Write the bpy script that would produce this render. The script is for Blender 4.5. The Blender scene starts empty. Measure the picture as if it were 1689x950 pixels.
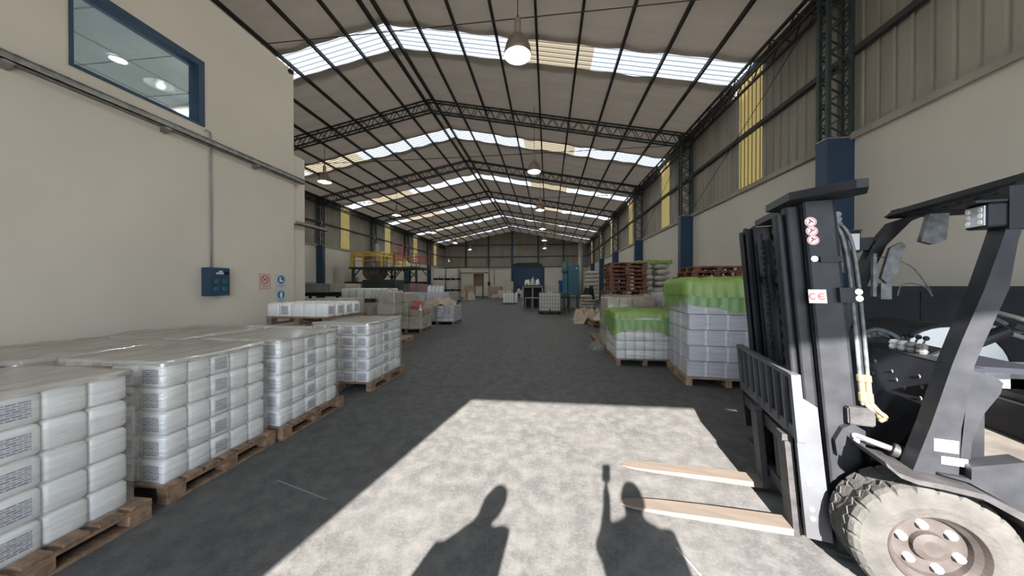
import bpy, bmesh, math, random
from mathutils import Vector, Matrix
C = bpy.context.scene.collection
sc = bpy.context.scene
PI = math.pi
random.seed(7)

# ------------------------------------------------------------------ camera
cam_d = bpy.data.cameras.new('camera')
cam = bpy.data.objects.new('camera', cam_d); C.objects.link(cam)
cam.location = (0, 0, 1.7)
cam.rotation_euler = (PI/2 - 0.006, 0, 0.113)
cam_d.sensor_width = 36; cam_d.lens = 520/1689*36
cam_d.clip_start = 0.03; cam_d.clip_end = 400
sc.camera = cam

# ------------------------------------------------------------------ light
world = bpy.data.worlds.new('sky'); sc.world = world; world.use_nodes = True
bg = world.node_tree.nodes['Background']
bg.inputs[0].default_value = (0.74, 0.85, 1.0, 1); bg.inputs[1].default_value = 7.0
sd = bpy.data.lights.new('sun', 'SUN'); sun = bpy.data.objects.new('sun', sd); C.objects.link(sun)
sun.rotation_euler = Vector((0.537, 3.035, -1.70)).to_track_quat('-Z', 'Y').to_euler()
sd.energy = 36.0; sd.angle = math.radians(0.53); sd.color = (1.0, 0.95, 0.89)
sc.view_settings.view_transform = 'Standard'
try: sc.view_settings.look = 'None'
except Exception: pass
sc.view_settings.exposure = 0.12; sc.view_settings.gamma = 1.0
sc.view_settings.use_curve_mapping = False
cy = sc.cycles
cy.max_bounces = 10; cy.diffuse_bounces = 6; cy.glossy_bounces = 3; cy.transmission_bounces = 6
cy.transparent_max_bounces = 24
cy.sample_clamp_indirect = 6.0; cy.caustics_reflective = False; cy.caustics_refractive = False
try:
    cy.use_denoising = True
except Exception: pass

# ------------------------------------------------------------------ materials
def new_mat(name):
    m = bpy.data.materials.new(name); m.use_nodes = True
    return m, m.node_tree.nodes, m.node_tree.links, m.node_tree.nodes['Principled BSDF']
def tex_coord(N, L, scale, kind='Object'):
    tc = N.new('ShaderNodeTexCoord'); mp = N.new('ShaderNodeMapping')
    mp.inputs['Scale'].default_value = scale if isinstance(scale, (tuple, list)) else (scale,)*3
    L.new(tc.outputs[kind], mp.inputs['Vector']); return mp.outputs[0]
def mat(name, c1, c2=None, rough=.6, metal=0, scale=3, detail=6, lo=.35, hi=.65, bump=0, bscale=None, spec=.4):
    m, N, L, P = new_mat(name)
    P.inputs['Roughness'].default_value = rough; P.inputs['Metallic'].default_value = metal
    P.inputs['Specular IOR Level'].default_value = spec
    P.inputs['Base Color'].default_value = (*c1, 1)
    if c2:
        v = tex_coord(N, L, scale)
        n = N.new('ShaderNodeTexNoise'); n.inputs['Detail'].default_value = detail; n.inputs['Scale'].default_value = 1
        L.new(v, n.inputs['Vector'])
        r = N.new('ShaderNodeValToRGB'); r.color_ramp.elements[0].position = lo; r.color_ramp.elements[1].position = hi
        r.color_ramp.elements[0].color = (*c1, 1); r.color_ramp.elements[1].color = (*c2, 1)
        L.new(n.outputs[0], r.inputs[0]); L.new(r.outputs[0], P.inputs['Base Color'])
    if bump:
        v2 = tex_coord(N, L, bscale or scale)
        n2 = N.new('ShaderNodeTexNoise'); n2.inputs['Scale'].default_value = 1; n2.inputs['Detail'].default_value = 4
        L.new(v2, n2.inputs['Vector'])
        b = N.new('ShaderNodeBump'); b.inputs['Strength'].default_value = bump; b.inputs['Distance'].default_value = .02
        L.new(n2.outputs[0], b.inputs['Height']); L.new(b.outputs[0], P.inputs['Normal'])
    return m
def emis(name, col, s):
    m, N, L, P = new_mat(name)
    P.inputs['Base Color'].default_value = (*col, 1)
    P.inputs['Emission Color'].default_value = (*col, 1); P.inputs['Emission Strength'].default_value = s
    return m
def film(name, col, lo, hi, scale, rough=.18, gloss=.35):
    """thin plastic: part see-through, part milky, part glossy"""
    m, N, L, P = new_mat(name); N.remove(P); out = N['Material Output']
    tr = N.new('ShaderNodeBsdfTransparent'); df = N.new('ShaderNodeBsdfDiffuse'); gl = N.new('ShaderNodeBsdfGlossy')
    tl = N.new('ShaderNodeBsdfTranslucent'); tl.inputs['Color'].default_value = (*col, 1)
    df.inputs['Color'].default_value = (*col, 1); gl.inputs['Roughness'].default_value = rough
    gl.inputs['Color'].default_value = (.9, .9, .9, 1)
    a = N.new('ShaderNodeMixShader'); a.inputs[0].default_value = .35; L.new(df.outputs[0], a.inputs[1]); L.new(tl.outputs[0], a.inputs[2])
    g = N.new('ShaderNodeMixShader'); g.inputs[0].default_value = gloss; L.new(a.outputs[0], g.inputs[1]); L.new(gl.outputs[0], g.inputs[2])
    v = tex_coord(N, L, scale); n = N.new('ShaderNodeTexNoise'); n.inputs['Scale'].default_value = 1; n.inputs['Detail'].default_value = 5
    n.inputs['Distortion'].default_value = .6
    L.new(v, n.inputs['Vector'])
    mr = N.new('ShaderNodeMapRange'); mr.inputs['From Min'].default_value = .35; mr.inputs['From Max'].default_value = .7
    mr.inputs['To Min'].default_value = lo; mr.inputs['To Max'].default_value = hi; L.new(n.outputs[0], mr.inputs[0])
    x = N.new('ShaderNodeMixShader'); L.new(mr.outputs[0], x.inputs[0]); L.new(tr.outputs[0], x.inputs[1]); L.new(g.outputs[0], x.inputs[2])
    b = N.new('ShaderNodeBump'); b.inputs['Strength'].default_value = .8; b.inputs['Distance'].default_value = .03; L.new(n.outputs[0], b.inputs['Height'])
    L.new(b.outputs[0], gl.inputs['Normal']); L.new(b.outputs[0], df.inputs['Normal'])
    L.new(x.outputs[0], out.inputs[0]); return m
def sheet_light(name, col, trans=.75, pitch=.22):
    """translucent corrugated plastic sheet"""
    m, N, L, P = new_mat(name); N.remove(P); out = N['Material Output']
    d = N.new('ShaderNodeBsdfDiffuse'); t = N.new('ShaderNodeBsdfTranslucent')
    v = tex_coord(N, L, (1, 1, 1)); sp = N.new('ShaderNodeSeparateXYZ'); L.new(v, sp.inputs[0])
    w = N.new('ShaderNodeMath'); w.operation = 'MULTIPLY'; w.inputs[1].default_value = 2*PI/pitch; L.new(sp.outputs[1], w.inputs[0])
    w2 = N.new('ShaderNodeMath'); w2.operation = 'SINE'; L.new(w.outputs[0], w2.inputs[0])
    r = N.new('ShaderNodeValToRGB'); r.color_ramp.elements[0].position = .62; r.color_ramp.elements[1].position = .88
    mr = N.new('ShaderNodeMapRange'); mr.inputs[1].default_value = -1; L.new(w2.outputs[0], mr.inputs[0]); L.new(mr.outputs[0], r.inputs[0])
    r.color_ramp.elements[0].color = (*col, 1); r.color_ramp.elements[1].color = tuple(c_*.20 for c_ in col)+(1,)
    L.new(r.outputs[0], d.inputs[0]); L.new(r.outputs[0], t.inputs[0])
    x = N.new('ShaderNodeMixShader'); x.inputs[0].default_value = trans
    L.new(d.outputs[0], x.inputs[1]); L.new(t.outputs[0], x.inputs[2]); L.new(x.outputs[0], out.inputs[0]); return m
def printed(name, paper, ink, sx, sy, fill=.5, along=1):
    """paper with rows of small illegible print"""
    m, N, L, P = new_mat(name); P.inputs['Roughness'].default_value = .5
    v0 = tex_coord(N, L, (1, 1, 1), 'Generated'); sp = N.new('ShaderNodeSeparateXYZ'); L.new(v0, sp.inputs[0])
    cb = N.new('ShaderNodeCombineXYZ'); L.new(sp.outputs[2], cb.inputs[1])
    if along: L.new(sp.outputs[along-1], cb.inputs[0])
    br = N.new('ShaderNodeTexBrick'); L.new(cb.outputs[0], br.inputs['Vector'])
    br.inputs['Scale'].default_value = 1; br.inputs['Brick Width'].default_value = sx; br.inputs['Row Height'].default_value = sy
    br.inputs['Mortar Size'].default_value = sy*fill*.5; br.inputs['Mortar Smooth'].default_value = .3
    br.inputs['Color1'].default_value = (*ink, 1); br.inputs['Color2'].default_value = tuple(ink[i]*.5+paper[i]*.5 for i in range(3))+(1,)
    br.inputs['Mortar'].default_value = (*paper, 1); L.new(br.outputs[0], P.inputs['Base Color']); return m

M = {}
M['plaster'] = mat('plaster', (.62, .56, .465), (.55, .50, .415), .85, scale=.9, lo=.3, hi=.75, bump=.15, bscale=9)
M['plaster_low'] = mat('wall_white', (.60, .555, .475), (.52, .48, .41), .85, scale=.5, lo=.3, hi=.75, bump=.1, bscale=6)
def glow_through(m, col, f):
    N = m.node_tree.nodes; L = m.node_tree.links; o = N['Material Output']; P = N['Principled BSDF']
    t = N.new('ShaderNodeBsdfTranslucent'); t.inputs[0].default_value = (*col, 1); x = N.new('ShaderNodeMixShader'); x.inputs[0].default_value = f
    L.new(P.outputs[0], x.inputs[1]); L.new(t.outputs[0], x.inputs[2]); L.new(x.outputs[0], o.inputs[0]); return m
M['insul'] = mat('insulation', (.60, .53, .45), (.48, .425, .365), .8, scale=(.35, 2.2, 1), lo=.3, hi=.75, bump=.9, bscale=(.7, 5, 1))
glow_through(M['insul'], (.9, .75, .61), .0085)  # faint glow added to the insulation to brighten the dark ceiling
M['cladding'] = mat('cladding', (.33, .30, .25), (.225, .20, .165), .75, scale=(1, 1.5, .35), lo=.3, hi=.7, bump=.3, bscale=(2, 2, .8))
M['steel'] = mat('dark_steel', (.028, .045, .042), (.05, .06, .055), .55, .2, scale=2)
M['purlin'] = mat('purlin_steel', (.03, .032, .034), (.055, .045, .04), .6, .2, scale=3)
M['blue'] = mat('blue_paint', (.018, .045, .085), (.024, .055, .098), .6, scale=3)
M['bluedoor'] = mat('blue_door', (.012, .04, .10), (.018, .05, .115), .5, scale=2)
M['galv'] = mat('galvanised', (.30, .29, .265), (.19, .18, .165), .5, .35, scale=14)
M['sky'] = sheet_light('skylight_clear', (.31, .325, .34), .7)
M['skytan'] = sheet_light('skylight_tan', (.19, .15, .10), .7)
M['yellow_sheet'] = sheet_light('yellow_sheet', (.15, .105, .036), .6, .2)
M['wood'] = mat('pallet_wood', (.30, .19, .115), (.16, .10, .065), .8, scale=(6, 20, 20), bump=.3)
M['wood_red'] = mat('red_pallet_wood', (.24, .10, .055), (.11, .05, .032), .8, scale=(6, 20, 20), bump=.3)
M['wood_pale'] = mat('pale_pallet_wood', (.46, .32, .20), (.30, .20, .13), .8, scale=(6, 20, 20), bump=.3)
M['jug'] = mat('jug_plastic', (.80, .79, .75), (.70, .69, .66), .35, scale=5)
M['jugcap'] = mat('jug_cap', (.70, .69, .66), None, .4)
M['jugpale'] = mat('pale_jug', (.66, .68, .62), (.55, .58, .50), .45, scale=4)
M['label'] = printed('jug_label', (.60, .60, .61), (.16, .16, .19), .37, .142, .42)
M['label_x'] = printed('jug_label_side', (.60, .60, .61), (.16, .16, .19), .37, .142, .42, along=2)
M['film'] = film('stretch_film', (.80, .79, .77), .10, .42, (2.2, 2.2, 22), gloss=.30)
M['film_top'] = film('top_film', (.72, .68, .60), .72, .97, (7, 1.6, 3), rough=.2, gloss=.35)
M['film_far'] = film('loose_film', (.62, .59, .53), .06, .45, 6, gloss=.3)
M['green'] = film('green_film', (.34, .50, .11), .86, .99, (5, 5, 3), rough=.5, gloss=.07)
M['green_thin'] = film('green_film_thin', (.26, .50, .11), .62, .82, (5, 5, 4), rough=.45, gloss=.08)
M['carton'] = mat('grey_carton', (.60, .60, .645), (.50, .50, .55), .6, scale=(2, 2, 22))
M['tape'] = mat('tape', (.78, .78, .80), None, .35)
M['brown'] = mat('brown_carton', (.40, .30, .21), (.31, .23, .16), .85, scale=3)
M['pink'] = mat('pinkish_carton', (.42, .31, .265), (.35, .26, .22), .7, scale=3)
M['beige'] = mat('beige_carton', (.50, .46, .38), (.42, .38, .31), .8, scale=3)
M['whitebag'] = mat('white_sack', (.56, .52, .45), (.45, .41, .36), .8, scale=4, bump=.4, bscale=9)
M['tan'] = mat('tan_sheet', (.50, .40, .30), (.38, .30, .23), .8, scale=4, bump=.6, bscale=7)
M['black'] = mat('black_paint', (.010, .011, .013), (.019, .019, .022), .5, 0, scale=8, spec=.2)
M['blackdusty'] = mat('worn_black_paint', (.013, .014, .017), (.026, .027, .031), .5, 0, scale=9, lo=.3, hi=.75, spec=.22)
M['blackpanel'] = mat('black_panel', (.010, .012, .018), (.018, .019, .026), .5, scale=2, spec=.2)
M['rubber'] = mat('tyre_rubber', (.040, .038, .035), (.062, .059, .054), .9, scale=7, bump=.4, bscale=30)
M['rim'] = mat('rim', (.05, .041, .038), (.03, .024, .021), .7, scale=10)
M['dust'] = mat('dusty_metal', (.055, .052, .053), (.03, .029, .031), .6, .3, scale=9, bump=.2, bscale=25)
M['guardbar'] = mat('guard_bar_grey', (.075, .08, .088), (.05, .05, .056), .5)
M['plate'] = mat('dusty_floor_plate', (.13, .115, .10), (.08, .072, .065), .7, scale=6)
M['fork'] = mat('fork_steel', (.17, .13, .10), (.12, .105, .09), .55, .2, scale=(3, 20, 20))
M['forktip'] = mat('fork_worn', (.55, .53, .50), None, .4, .6)
M['chrome'] = mat('chrome', (.75, .75, .76), None, .25, .9)
M['hose'] = mat('hose', (.05, .055, .06), (.12, .13, .13), .5, scale=20)
M['brass'] = mat('fittings', (.45, .36, .18), (.3, .26, .2), .4, .7, scale=30)
M['white'] = mat('white_paint', (.75, .75, .73), None, .5)
M['grey'] = mat('grey_paint', (.30, .30, .29), (.22, .22, .21), .6, scale=3)
M['redp'] = mat('red_paint', (.45, .05, .035), None, .5)
M['yellowp'] = mat('yellow_paint', (.62, .42, .03), (.5, .33, .03), .55, scale=4)
M['teal'] = mat('teal_paint', (.018, .095, .125), (.025, .11, .145), .5, scale=3)
M['tealgreen'] = mat('green_paint', (.06, .14, .12), None, .5)
M['bluedrum'] = mat('blue_drum', (.02, .06, .25), None, .4)
M['ibc'] = mat('ibc_plastic', (.68, .66, .56), (.60, .58, .49), .4, scale=2)
M['cage'] = mat('cage_steel', (.16, .155, .15), None, .5, .5)
M['tank'] = mat('tank_steel', (.30, .25, .23), (.22, .18, .17), .45, .5, scale=3)
M['duct'] = mat('duct', (.50, .47, .42), (.4, .38, .34), .5, .3, scale=1)
M['signw'] = mat('sign_board', (.48, .50, .50), None, .5)
M['signp'] = mat('sign_pink', (.58, .46, .41), None, .5)
M['signblue'] = mat('sign_blue', (.03, .17, .30), None, .5)
M['signred'] = mat('sign_red', (.42, .08, .05), None, .5)
M['sticker'] = mat('sticker_white', (.80, .78, .76), None, .4)
M['stickred'] = mat('sticker_red', (.70, .10, .08), None, .4)
M['skin'] = mat('skin', (.50, .32, .24), None, .6)
M['shirt'] = mat('dark_shirt', (.06, .07, .10), None, .9)
M['shirt2'] = mat('grey_shirt', (.2, .2, .22), None, .9)
M['trouser'] = mat('trousers', (.05, .06, .09), None, .9)
M['hair'] = mat('dark_hair', (.03, .02, .015), None, .8)
M['bulb'] = emis('bulb_glow', (.93, 1.0, 1.0), 7)
M['reflector'] = mat('reflector', (.62, .64, .60), None, .22, .7)
M['ballast'] = mat('ballast_housing', (.42, .35, .26), (.34, .28, .2), .5, .4, scale=8)
M['shade'] = mat('lamp_shade', (.30, .24, .19), (.24, .19, .15), .5, .4, scale=6)
M['spot'] = emis('downlight_glow', (.85, .95, 1.0), 9)
M['office'] = mat('office_ceiling', (.62, .66, .68), (.57, .61, .64), .8, scale=1)
# window glass
m, N, L, P = new_mat('window_glass'); N.remove(P); o_ = N['Material Output']
tr = N.new('ShaderNodeBsdfTransparent'); tr.inputs[0].default_value = (.94, .97, .98, 1); gl = N.new('ShaderNodeBsdfGlossy'); gl.inputs[1].default_value = .02
fr0 = N.new('ShaderNodeLayerWeight'); fr0.inputs[0].default_value = .25
fr = N.new('ShaderNodeMath'); fr.operation = 'MULTIPLY'; fr.inputs[1].default_value = .25; L.new(fr0.outputs[1], fr.inputs[0])
x = N.new('ShaderNodeMixShader'); L.new(fr.outputs[0], x.inputs[0]); L.new(tr.outputs[0], x.inputs[1]); L.new(gl.outputs[0], x.inputs[2]); L.new(x.outputs[0], o_.inputs[0])
M['glass'] = m
# concrete floor
m, N, L, P = new_mat('concrete'); P.inputs['Roughness'].default_value = .72; P.inputs['Specular IOR Level'].default_value = .3
v = tex_coord(N, L, 1)
def noise(scale, det=8, dist=0.):
    n = N.new('ShaderNodeTexNoise'); n.inputs['Scale'].default_value = scale; n.inputs['Detail'].default_value = det
    n.inputs['Distortion'].default_value = dist; n.inputs['Roughness'].default_value = .70; L.new(v, n.inputs['Vector']); return n.outputs[0]
def ramp(src, a, b, ca, cb):
    r = N.new('ShaderNodeValToRGB'); r.color_ramp.elements[0].position = a; r.color_ramp.elements[1].position = b
    r.color_ramp.elements[0].color = (*ca, 1); r.color_ramp.elements[1].color = (*cb, 1); L.new(src, r.inputs[0]); return r.outputs[0]
def mixc(fac, a, b, mode='MIX'):
    x = N.new('ShaderNodeMix'); x.data_type = 'RGBA'; x.blend_type = mode
    if isinstance(fac, float): x.inputs[0].default_value = fac
    else: L.new(fac, x.inputs[0])
    for s, i in ((a, 6), (b, 7)):
        if isinstance(s, tuple): x.inputs[i].default_value = (*s, 1)
        else: L.new(s, x.inputs[i])
    return x.outputs[2]
base = ramp(noise(1.6, 10), .36, .66, (0.063, 0.062, 0.062), (0.092, 0.089, 0.086))
fine = ramp(noise(6.5, 14), .44, .70, (0, 0, 0), (.85, .85, .85))
c = mixc(fine, base, (.142, .138, .132))
scuff = ramp(noise(48, 8), .50, .68, (0, 0, 0), (.6, .6, .6))
c = mixc(scuff, c, (0.150, 0.146, 0.141))
dark = ramp(noise(.45, 7), .55, .72, (0, 0, 0), (.5, .5, .5))
c = mixc(dark, c, (.044, .043, .043))
L.new(c, P.inputs['Base Color'])
b = N.new('ShaderNodeBump'); b.inputs['Strength'].default_value = .25; b.inputs['Distance'].default_value = .004; L.new(noise(30, 6), b.inputs['Height']); L.new(b.outputs[0], P.inputs['Normal'])
M['floor'] = m

# ------------------------------------------------------------------ mesh helpers
def cube8(bm, pts):
    """pts: 8 corners, bottom 4 (ccw) then top 4"""
    vs = [bm.verts.new(p) for p in pts]
    for f in ((3, 2, 1, 0), (4, 5, 6, 7), (0, 1, 5, 4), (1, 2, 6, 5), (2, 3, 7, 6), (3, 0, 4, 7)):
        bm.faces.new([vs[i] for i in f])
    return vs
def box(bm, x0, x1, y0, y1, z0, z1):
    return cube8(bm, [(x0, y0, z0), (x1, y0, z0), (x1, y1, z0), (x0, y1, z0), (x0, y0, z1), (x1, y0, z1), (x1, y1, z1), (x0, y1, z1)])
def rbox(bm, x0, x1, y0, y1, z0, z1, r, seg=2):
    t = bmesh.new(); box(t, x0, x1, y0, y1, z0, z1)
    bmesh.ops.bevel(t, geom=t.edges[:], offset=r, segments=seg, affect='EDGES', profile=.5)
    me = bpy.data.meshes.new('t'); t.to_mesh(me); t.free(); bm.from_mesh(me); bpy.data.meshes.remove(me)
def tube(bm, p0, p1, r, n=8, r2=None, caps=True):
    p0 = Vector(p0); p1 = Vector(p1); d = (p1-p0)
    if d.length < 1e-6: return
    q = d.to_track_quat('Z', 'Y'); r2 = r if r2 is None else r2
    a = [bm.verts.new(p0 + q @ Vector((math.cos(2*PI*i/n)*r, math.sin(2*PI*i/n)*r, 0))) for i in range(n)]
    c_ = [bm.verts.new(p1 + q @ Vector((math.cos(2*PI*i/n)*r2, math.sin(2*PI*i/n)*r2, 0))) for i in range(n)]
    for i in range(n):
        j = (i+1) % n; bm.faces.new((a[i], a[j], c_[j], c_[i]))
    if caps: bm.faces.new(a[::-1]); bm.faces.new(c_)
def path(bm, pts, r, n=8):
    pts = [Vector(p) for p in pts]; rings = []
    up = Vector((0.13, .29, .95))
    for i, p in enumerate(pts):
        d = (pts[min(i+1, len(pts)-1)] - pts[max(i-1, 0)]).normalized()
        s = d.cross(up)
        if s.length < .05: s = d.cross(Vector((1, 0, 0)))
        s.normalize(); u = s.cross(d)
        rings.append([bm.verts.new(p + s*math.cos(2*PI*k/n)*r + u*math.sin(2*PI*k/n)*r) for k in range(n)])
    for a, b_ in zip(rings, rings[1:]):
        for k in range(n):
            bm.faces.new((a[k], a[(k+1) % n], b_[(k+1) % n], b_[k]))
    bm.faces.new(rings[0][::-1]); bm.faces.new(rings[-1])
def smooth_pts(pts, n=6):
    """Catmull-Rom through the points"""
    P_ = [Vector(p) for p in pts]; P_ = [P_[0]*2-P_[1]] + P_ + [P_[-1]*2-P_[-2]]; out = []
    for i in range(1, len(P_)-2):
        a, b_, c_, d = P_[i-1:i+3]
        for k in range(n):
            t = k/n
            out.append(.5*((2*b_) + (c_-a)*t + (2*a-5*b_+4*c_-d)*t*t + (3*b_-a-3*c_+d)*t**3))
    out.append(P_[-2]); return out
def beam(bm, p0, p1, w, h, up=(0, 0, 1)):
    """square bar from p0 to p1"""
    p0 = Vector(p0); p1 = Vector(p1); d = (p1-p0).normalized(); up = Vector(up)
    s = d.cross(up)
    if s.length < 1e-3: s = d.cross(Vector((1, 0, 0)))
    s.normalize(); u = s.cross(d)
    s *= w/2; u *= h/2
    cube8(bm, [p0-s-u, p0+s-u, p1+s-u, p1-s-u, p0-s+u, p0+s+u, p1+s+u, p1-s+u])
def prism(bm, poly, y0, y1, ax=1):
    """poly of (a, b) pairs extruded along axis ax (0 x, 1 y, 2 z)"""
    def P3(a, b_, t): return {0: (t, a, b_), 1: (a, t, b_), 2: (a, b_, t)}[ax]
    A = [bm.verts.new(P3(a, b_, y0)) for a, b_ in poly]; B = [bm.verts.new(P3(a, b_, y1)) for a, b_ in poly]
    n = len(poly)
    for i in range(n): bm.faces.new((A[i], A[(i+1) % n], B[(i+1) % n], B[i]))
    bm.faces.new(A[::-1]); bm.faces.new(B)
def lathe(bm, prof, n=24, cen=(0, 0, 0), axis='Z', closed=False, caps=True):
    cen = Vector(cen); rings = []
    for r, z in prof:
        ring = []
        for k in range(n):
            a = 2*PI*k/n
            v_ = {'Z': Vector((r*math.cos(a), r*math.sin(a), z)), 'Y': Vector((r*math.cos(a), z, r*math.sin(a))), 'X': Vector((z, r*math.cos(a), r*math.sin(a)))}[axis]
            ring.append(bm.verts.new(cen+v_))
        rings.append(ring)
    if closed: rings.append(rings[0])
    for a, b_ in zip(rings, rings[1:]):
        for k in range(n):
            bm.faces.new((a[k], a[(k+1) % n], b_[(k+1) % n], b_[k]))
    if not closed and caps:
        if prof[0][0] > 1e-4: bm.faces.new(rings[0][::-1])
        if prof[-1][0] > 1e-4: bm.faces.new(rings[-1])
def finish(bm, name, m, smooth=False):
    bmesh.ops.recalc_face_normals(bm, faces=bm.faces[:])
    me = bpy.data.meshes.new(name); bm.to_mesh(me); bm.free()
    if m is not None: me.materials.append(m)
    if smooth:
        for p in me.polygons: p.use_smooth = True
    return me
def obj(name, bm, m, parent=None, loc=None, smooth=False, rot=None):
    me = finish(bm, name, m, smooth) if not isinstance(bm, bpy.types.Mesh) else bm
    o = bpy.data.objects.new(name, me); C.objects.link(o)
    if parent: o.parent = parent
    if loc: o.location = loc
    if rot: o.rotation_euler = rot
    return o
def tag(o, label, cat, group=None):
    o['label'] = label; o['category'] = cat
    if group: o['group'] = group
    return o
def thing(name, label, cat, loc=(0, 0, 0), rz=0, group=None):
    o = bpy.data.objects.new(name, None); C.objects.link(o); o.location = loc; o.rotation_euler = (0, 0, rz)
    o.empty_display_size = .1
    return tag(o, label, cat, group)
def struct(name, bm, m, parent=None, smooth=False):
    o = obj(name, bm, m, parent, smooth=smooth)
    if not parent: o['kind'] = 'structure'
    return o
def dup(root, loc, rz=0, label=None, group=None, cat=None):
    r = root.copy(); C.objects.link(r); r.location = loc; r.rotation_euler = (0, 0, rz)
    if label: r['label'] = label
    if group: r['group'] = group
    for ch in list(root.children):
        c_ = ch.copy(); C.objects.link(c_); c_.parent = r
        for g in ch.children:
            d = g.copy(); C.objects.link(d); d.parent = c_
    return r
NB = bmesh.new
ORD = ['first', 'second', 'third', 'fourth', 'fifth', 'sixth', 'seventh', 'eighth', 'ninth', 'tenth', 'eleventh', 'twelfth']
LAY = ['bottom layer', 'second layer up', 'third layer up', 'fourth layer up', 'top layer']

# ================================================================== SETTING
XL, XR, XC = -17.83, 6.5, -5.86        # left wall, right wall, ridge
HR, HE, WH = 10.98, 8.59, 4.88         # ridge, eave, masonry height
Y0, YE = -3.0, 53.2                    # front and end wall
BAY = 7.52; COL = [7.52 + BAY*i for i in range(-1, 6)]
BAND = [10.73 + BAY*i for i in range(-1, 6)]; BW = 1.13
def roof_z(x):
    return HR - (HR-HE)*((x-XC)/(XR-XC) if x > XC else (XC-x)/(XC-XL))
def roof_x(side, t):                   # t 0 at ridge, 1 at eave
    return XC + t*((XR if side > 0 else XL)-XC)

bm = NB(); box(bm, XL-.3, XR+.3, Y0-.2, YE+.3, -.2, 0); o = struct('floor', bm, M['floor'])
bm = NB(); box(bm, -40, 40, -60, Y0-.2, -.2, -.005); struct('floor', bm, mat('yard_concrete', (.42, .40, .37), (.34, .33, .31), .9, scale=.6))
# scratches on the concrete are flat marks of dried paint
bm = NB()
for (x0, y0, x1, y1) in ((.83, 2.15, .96, 1.75), (1.02, 1.52, 1.25, 1.02), (-2.35, 2.5, -1.75, 2.32)):
    beam(bm, (x0, y0, .0008), (x1, y1, .0008), .012, .001)
tag(obj('floor_scratch', bm, mat('scratch_mark', (.20, .20, .20), None, .8)), 'thin pale scratch marks scored in the grey concrete floor', 'scratch marks')
bpy.data.objects['floor_scratch']['kind'] = 'stuff'

# side walls ---------------------------------------------------------------
def clad_profile(y0, y1, pitch=.30, d=.035):
    pts = []; y = y0
    while y < y1-1e-3:
        for f, h in ((0, 0), (.36, 0), (.44, d), (.56, d), (.64, 0)):
            yy = y+f*pitch
            if yy <= y1: pts.append((yy, h))
        y += pitch
    pts.append((y1, 0)); return pts
def clad_wall(bm, x, s, y0, y1, z0, z1, pitch=.30):
    pr = clad_profile(y0, y1, pitch)
    A = [(bm.verts.new((x + s*h, y, z0)), bm.verts.new((x + s*h, y, z1))) for y, h in pr]
    for a, b_ in zip(A, A[1:]): bm.faces.new((a[0], b_[0], b_[1], a[1]))
wn = 1
for s, X, side in ((1, XR, 'right'), (-1, XL, 'left')):
    bm = NB()
    a, b_ = sorted((X, X+s*.25)); box(bm, a, b_, Y0, YE, 0, WH)
    struct('wall_'+side, bm, M['plaster_low'])
    bm = NB(); ycur = Y0
    for B_ in BAND:
        y1 = B_-.09; y2 = y1+1.19
        clad_wall(bm, X+s*.12, s, ycur, y1, WH, HE+.16); ycur = y2
        w = NB(); clad_wall(w, X+s*.19, s, y1-.6, y2+.6, WH-.05, HE+.16, .2)
        struct('window_%d' % wn, w, M['yellow_sheet']); wn += 1
    clad_wall(bm, X+s*.12, s, ycur, YE+.3, WH, HE+.16)
    struct('wall_'+side+'_cladding', bm, M['cladding'])
    # mid girt, base angle and eave beam
    bm = NB(); box(bm, *sorted((X-s*.06, X+s*.06)), Y0, YE, 6.64, 6.76); struct('trim_%d' % (1 if s > 0 else 4), bm, M['purlin'])
    bm = NB(); box(bm, *sorted((X-s*.07, X+s*.12)), Y0, YE, WH, WH+.09); box(bm, *sorted((X-s*.09, X-s*.05)), Y0, YE, WH-.06, WH+.05)
    struct('trim_%d' % (2 if s > 0 else 5), bm, M['galv'] if 0 else M['cladding'])
    bm = NB(); xa, xb = sorted((X-s*.30, X-s*.02))
    for z in (HE-.02, HE-.42):
        beam(bm, (X-s*.05, Y0, z), (X-s*.05, YE, z), .07, .07); beam(bm, (X-s*.30, Y0, z+.04), (X-s*.30, YE, z+.04), .07, .07)
    y = Y0; k = 0
    while y < YE-.4:
        za, zb = (HE-.42, HE-.02) if k % 2 else (HE-.02, HE-.42)
        beam(bm, (X-s*.05, y, za), (X-s*.05, y+.42, zb), .03, .03); beam(bm, (X-s*.30, y, za), (X-s*.30, y+.42, zb), .03, .03)
        y += .42; k += 1
    struct('trim_%d' % (3 if s > 0 else 6), bm, M['purlin'])

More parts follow.
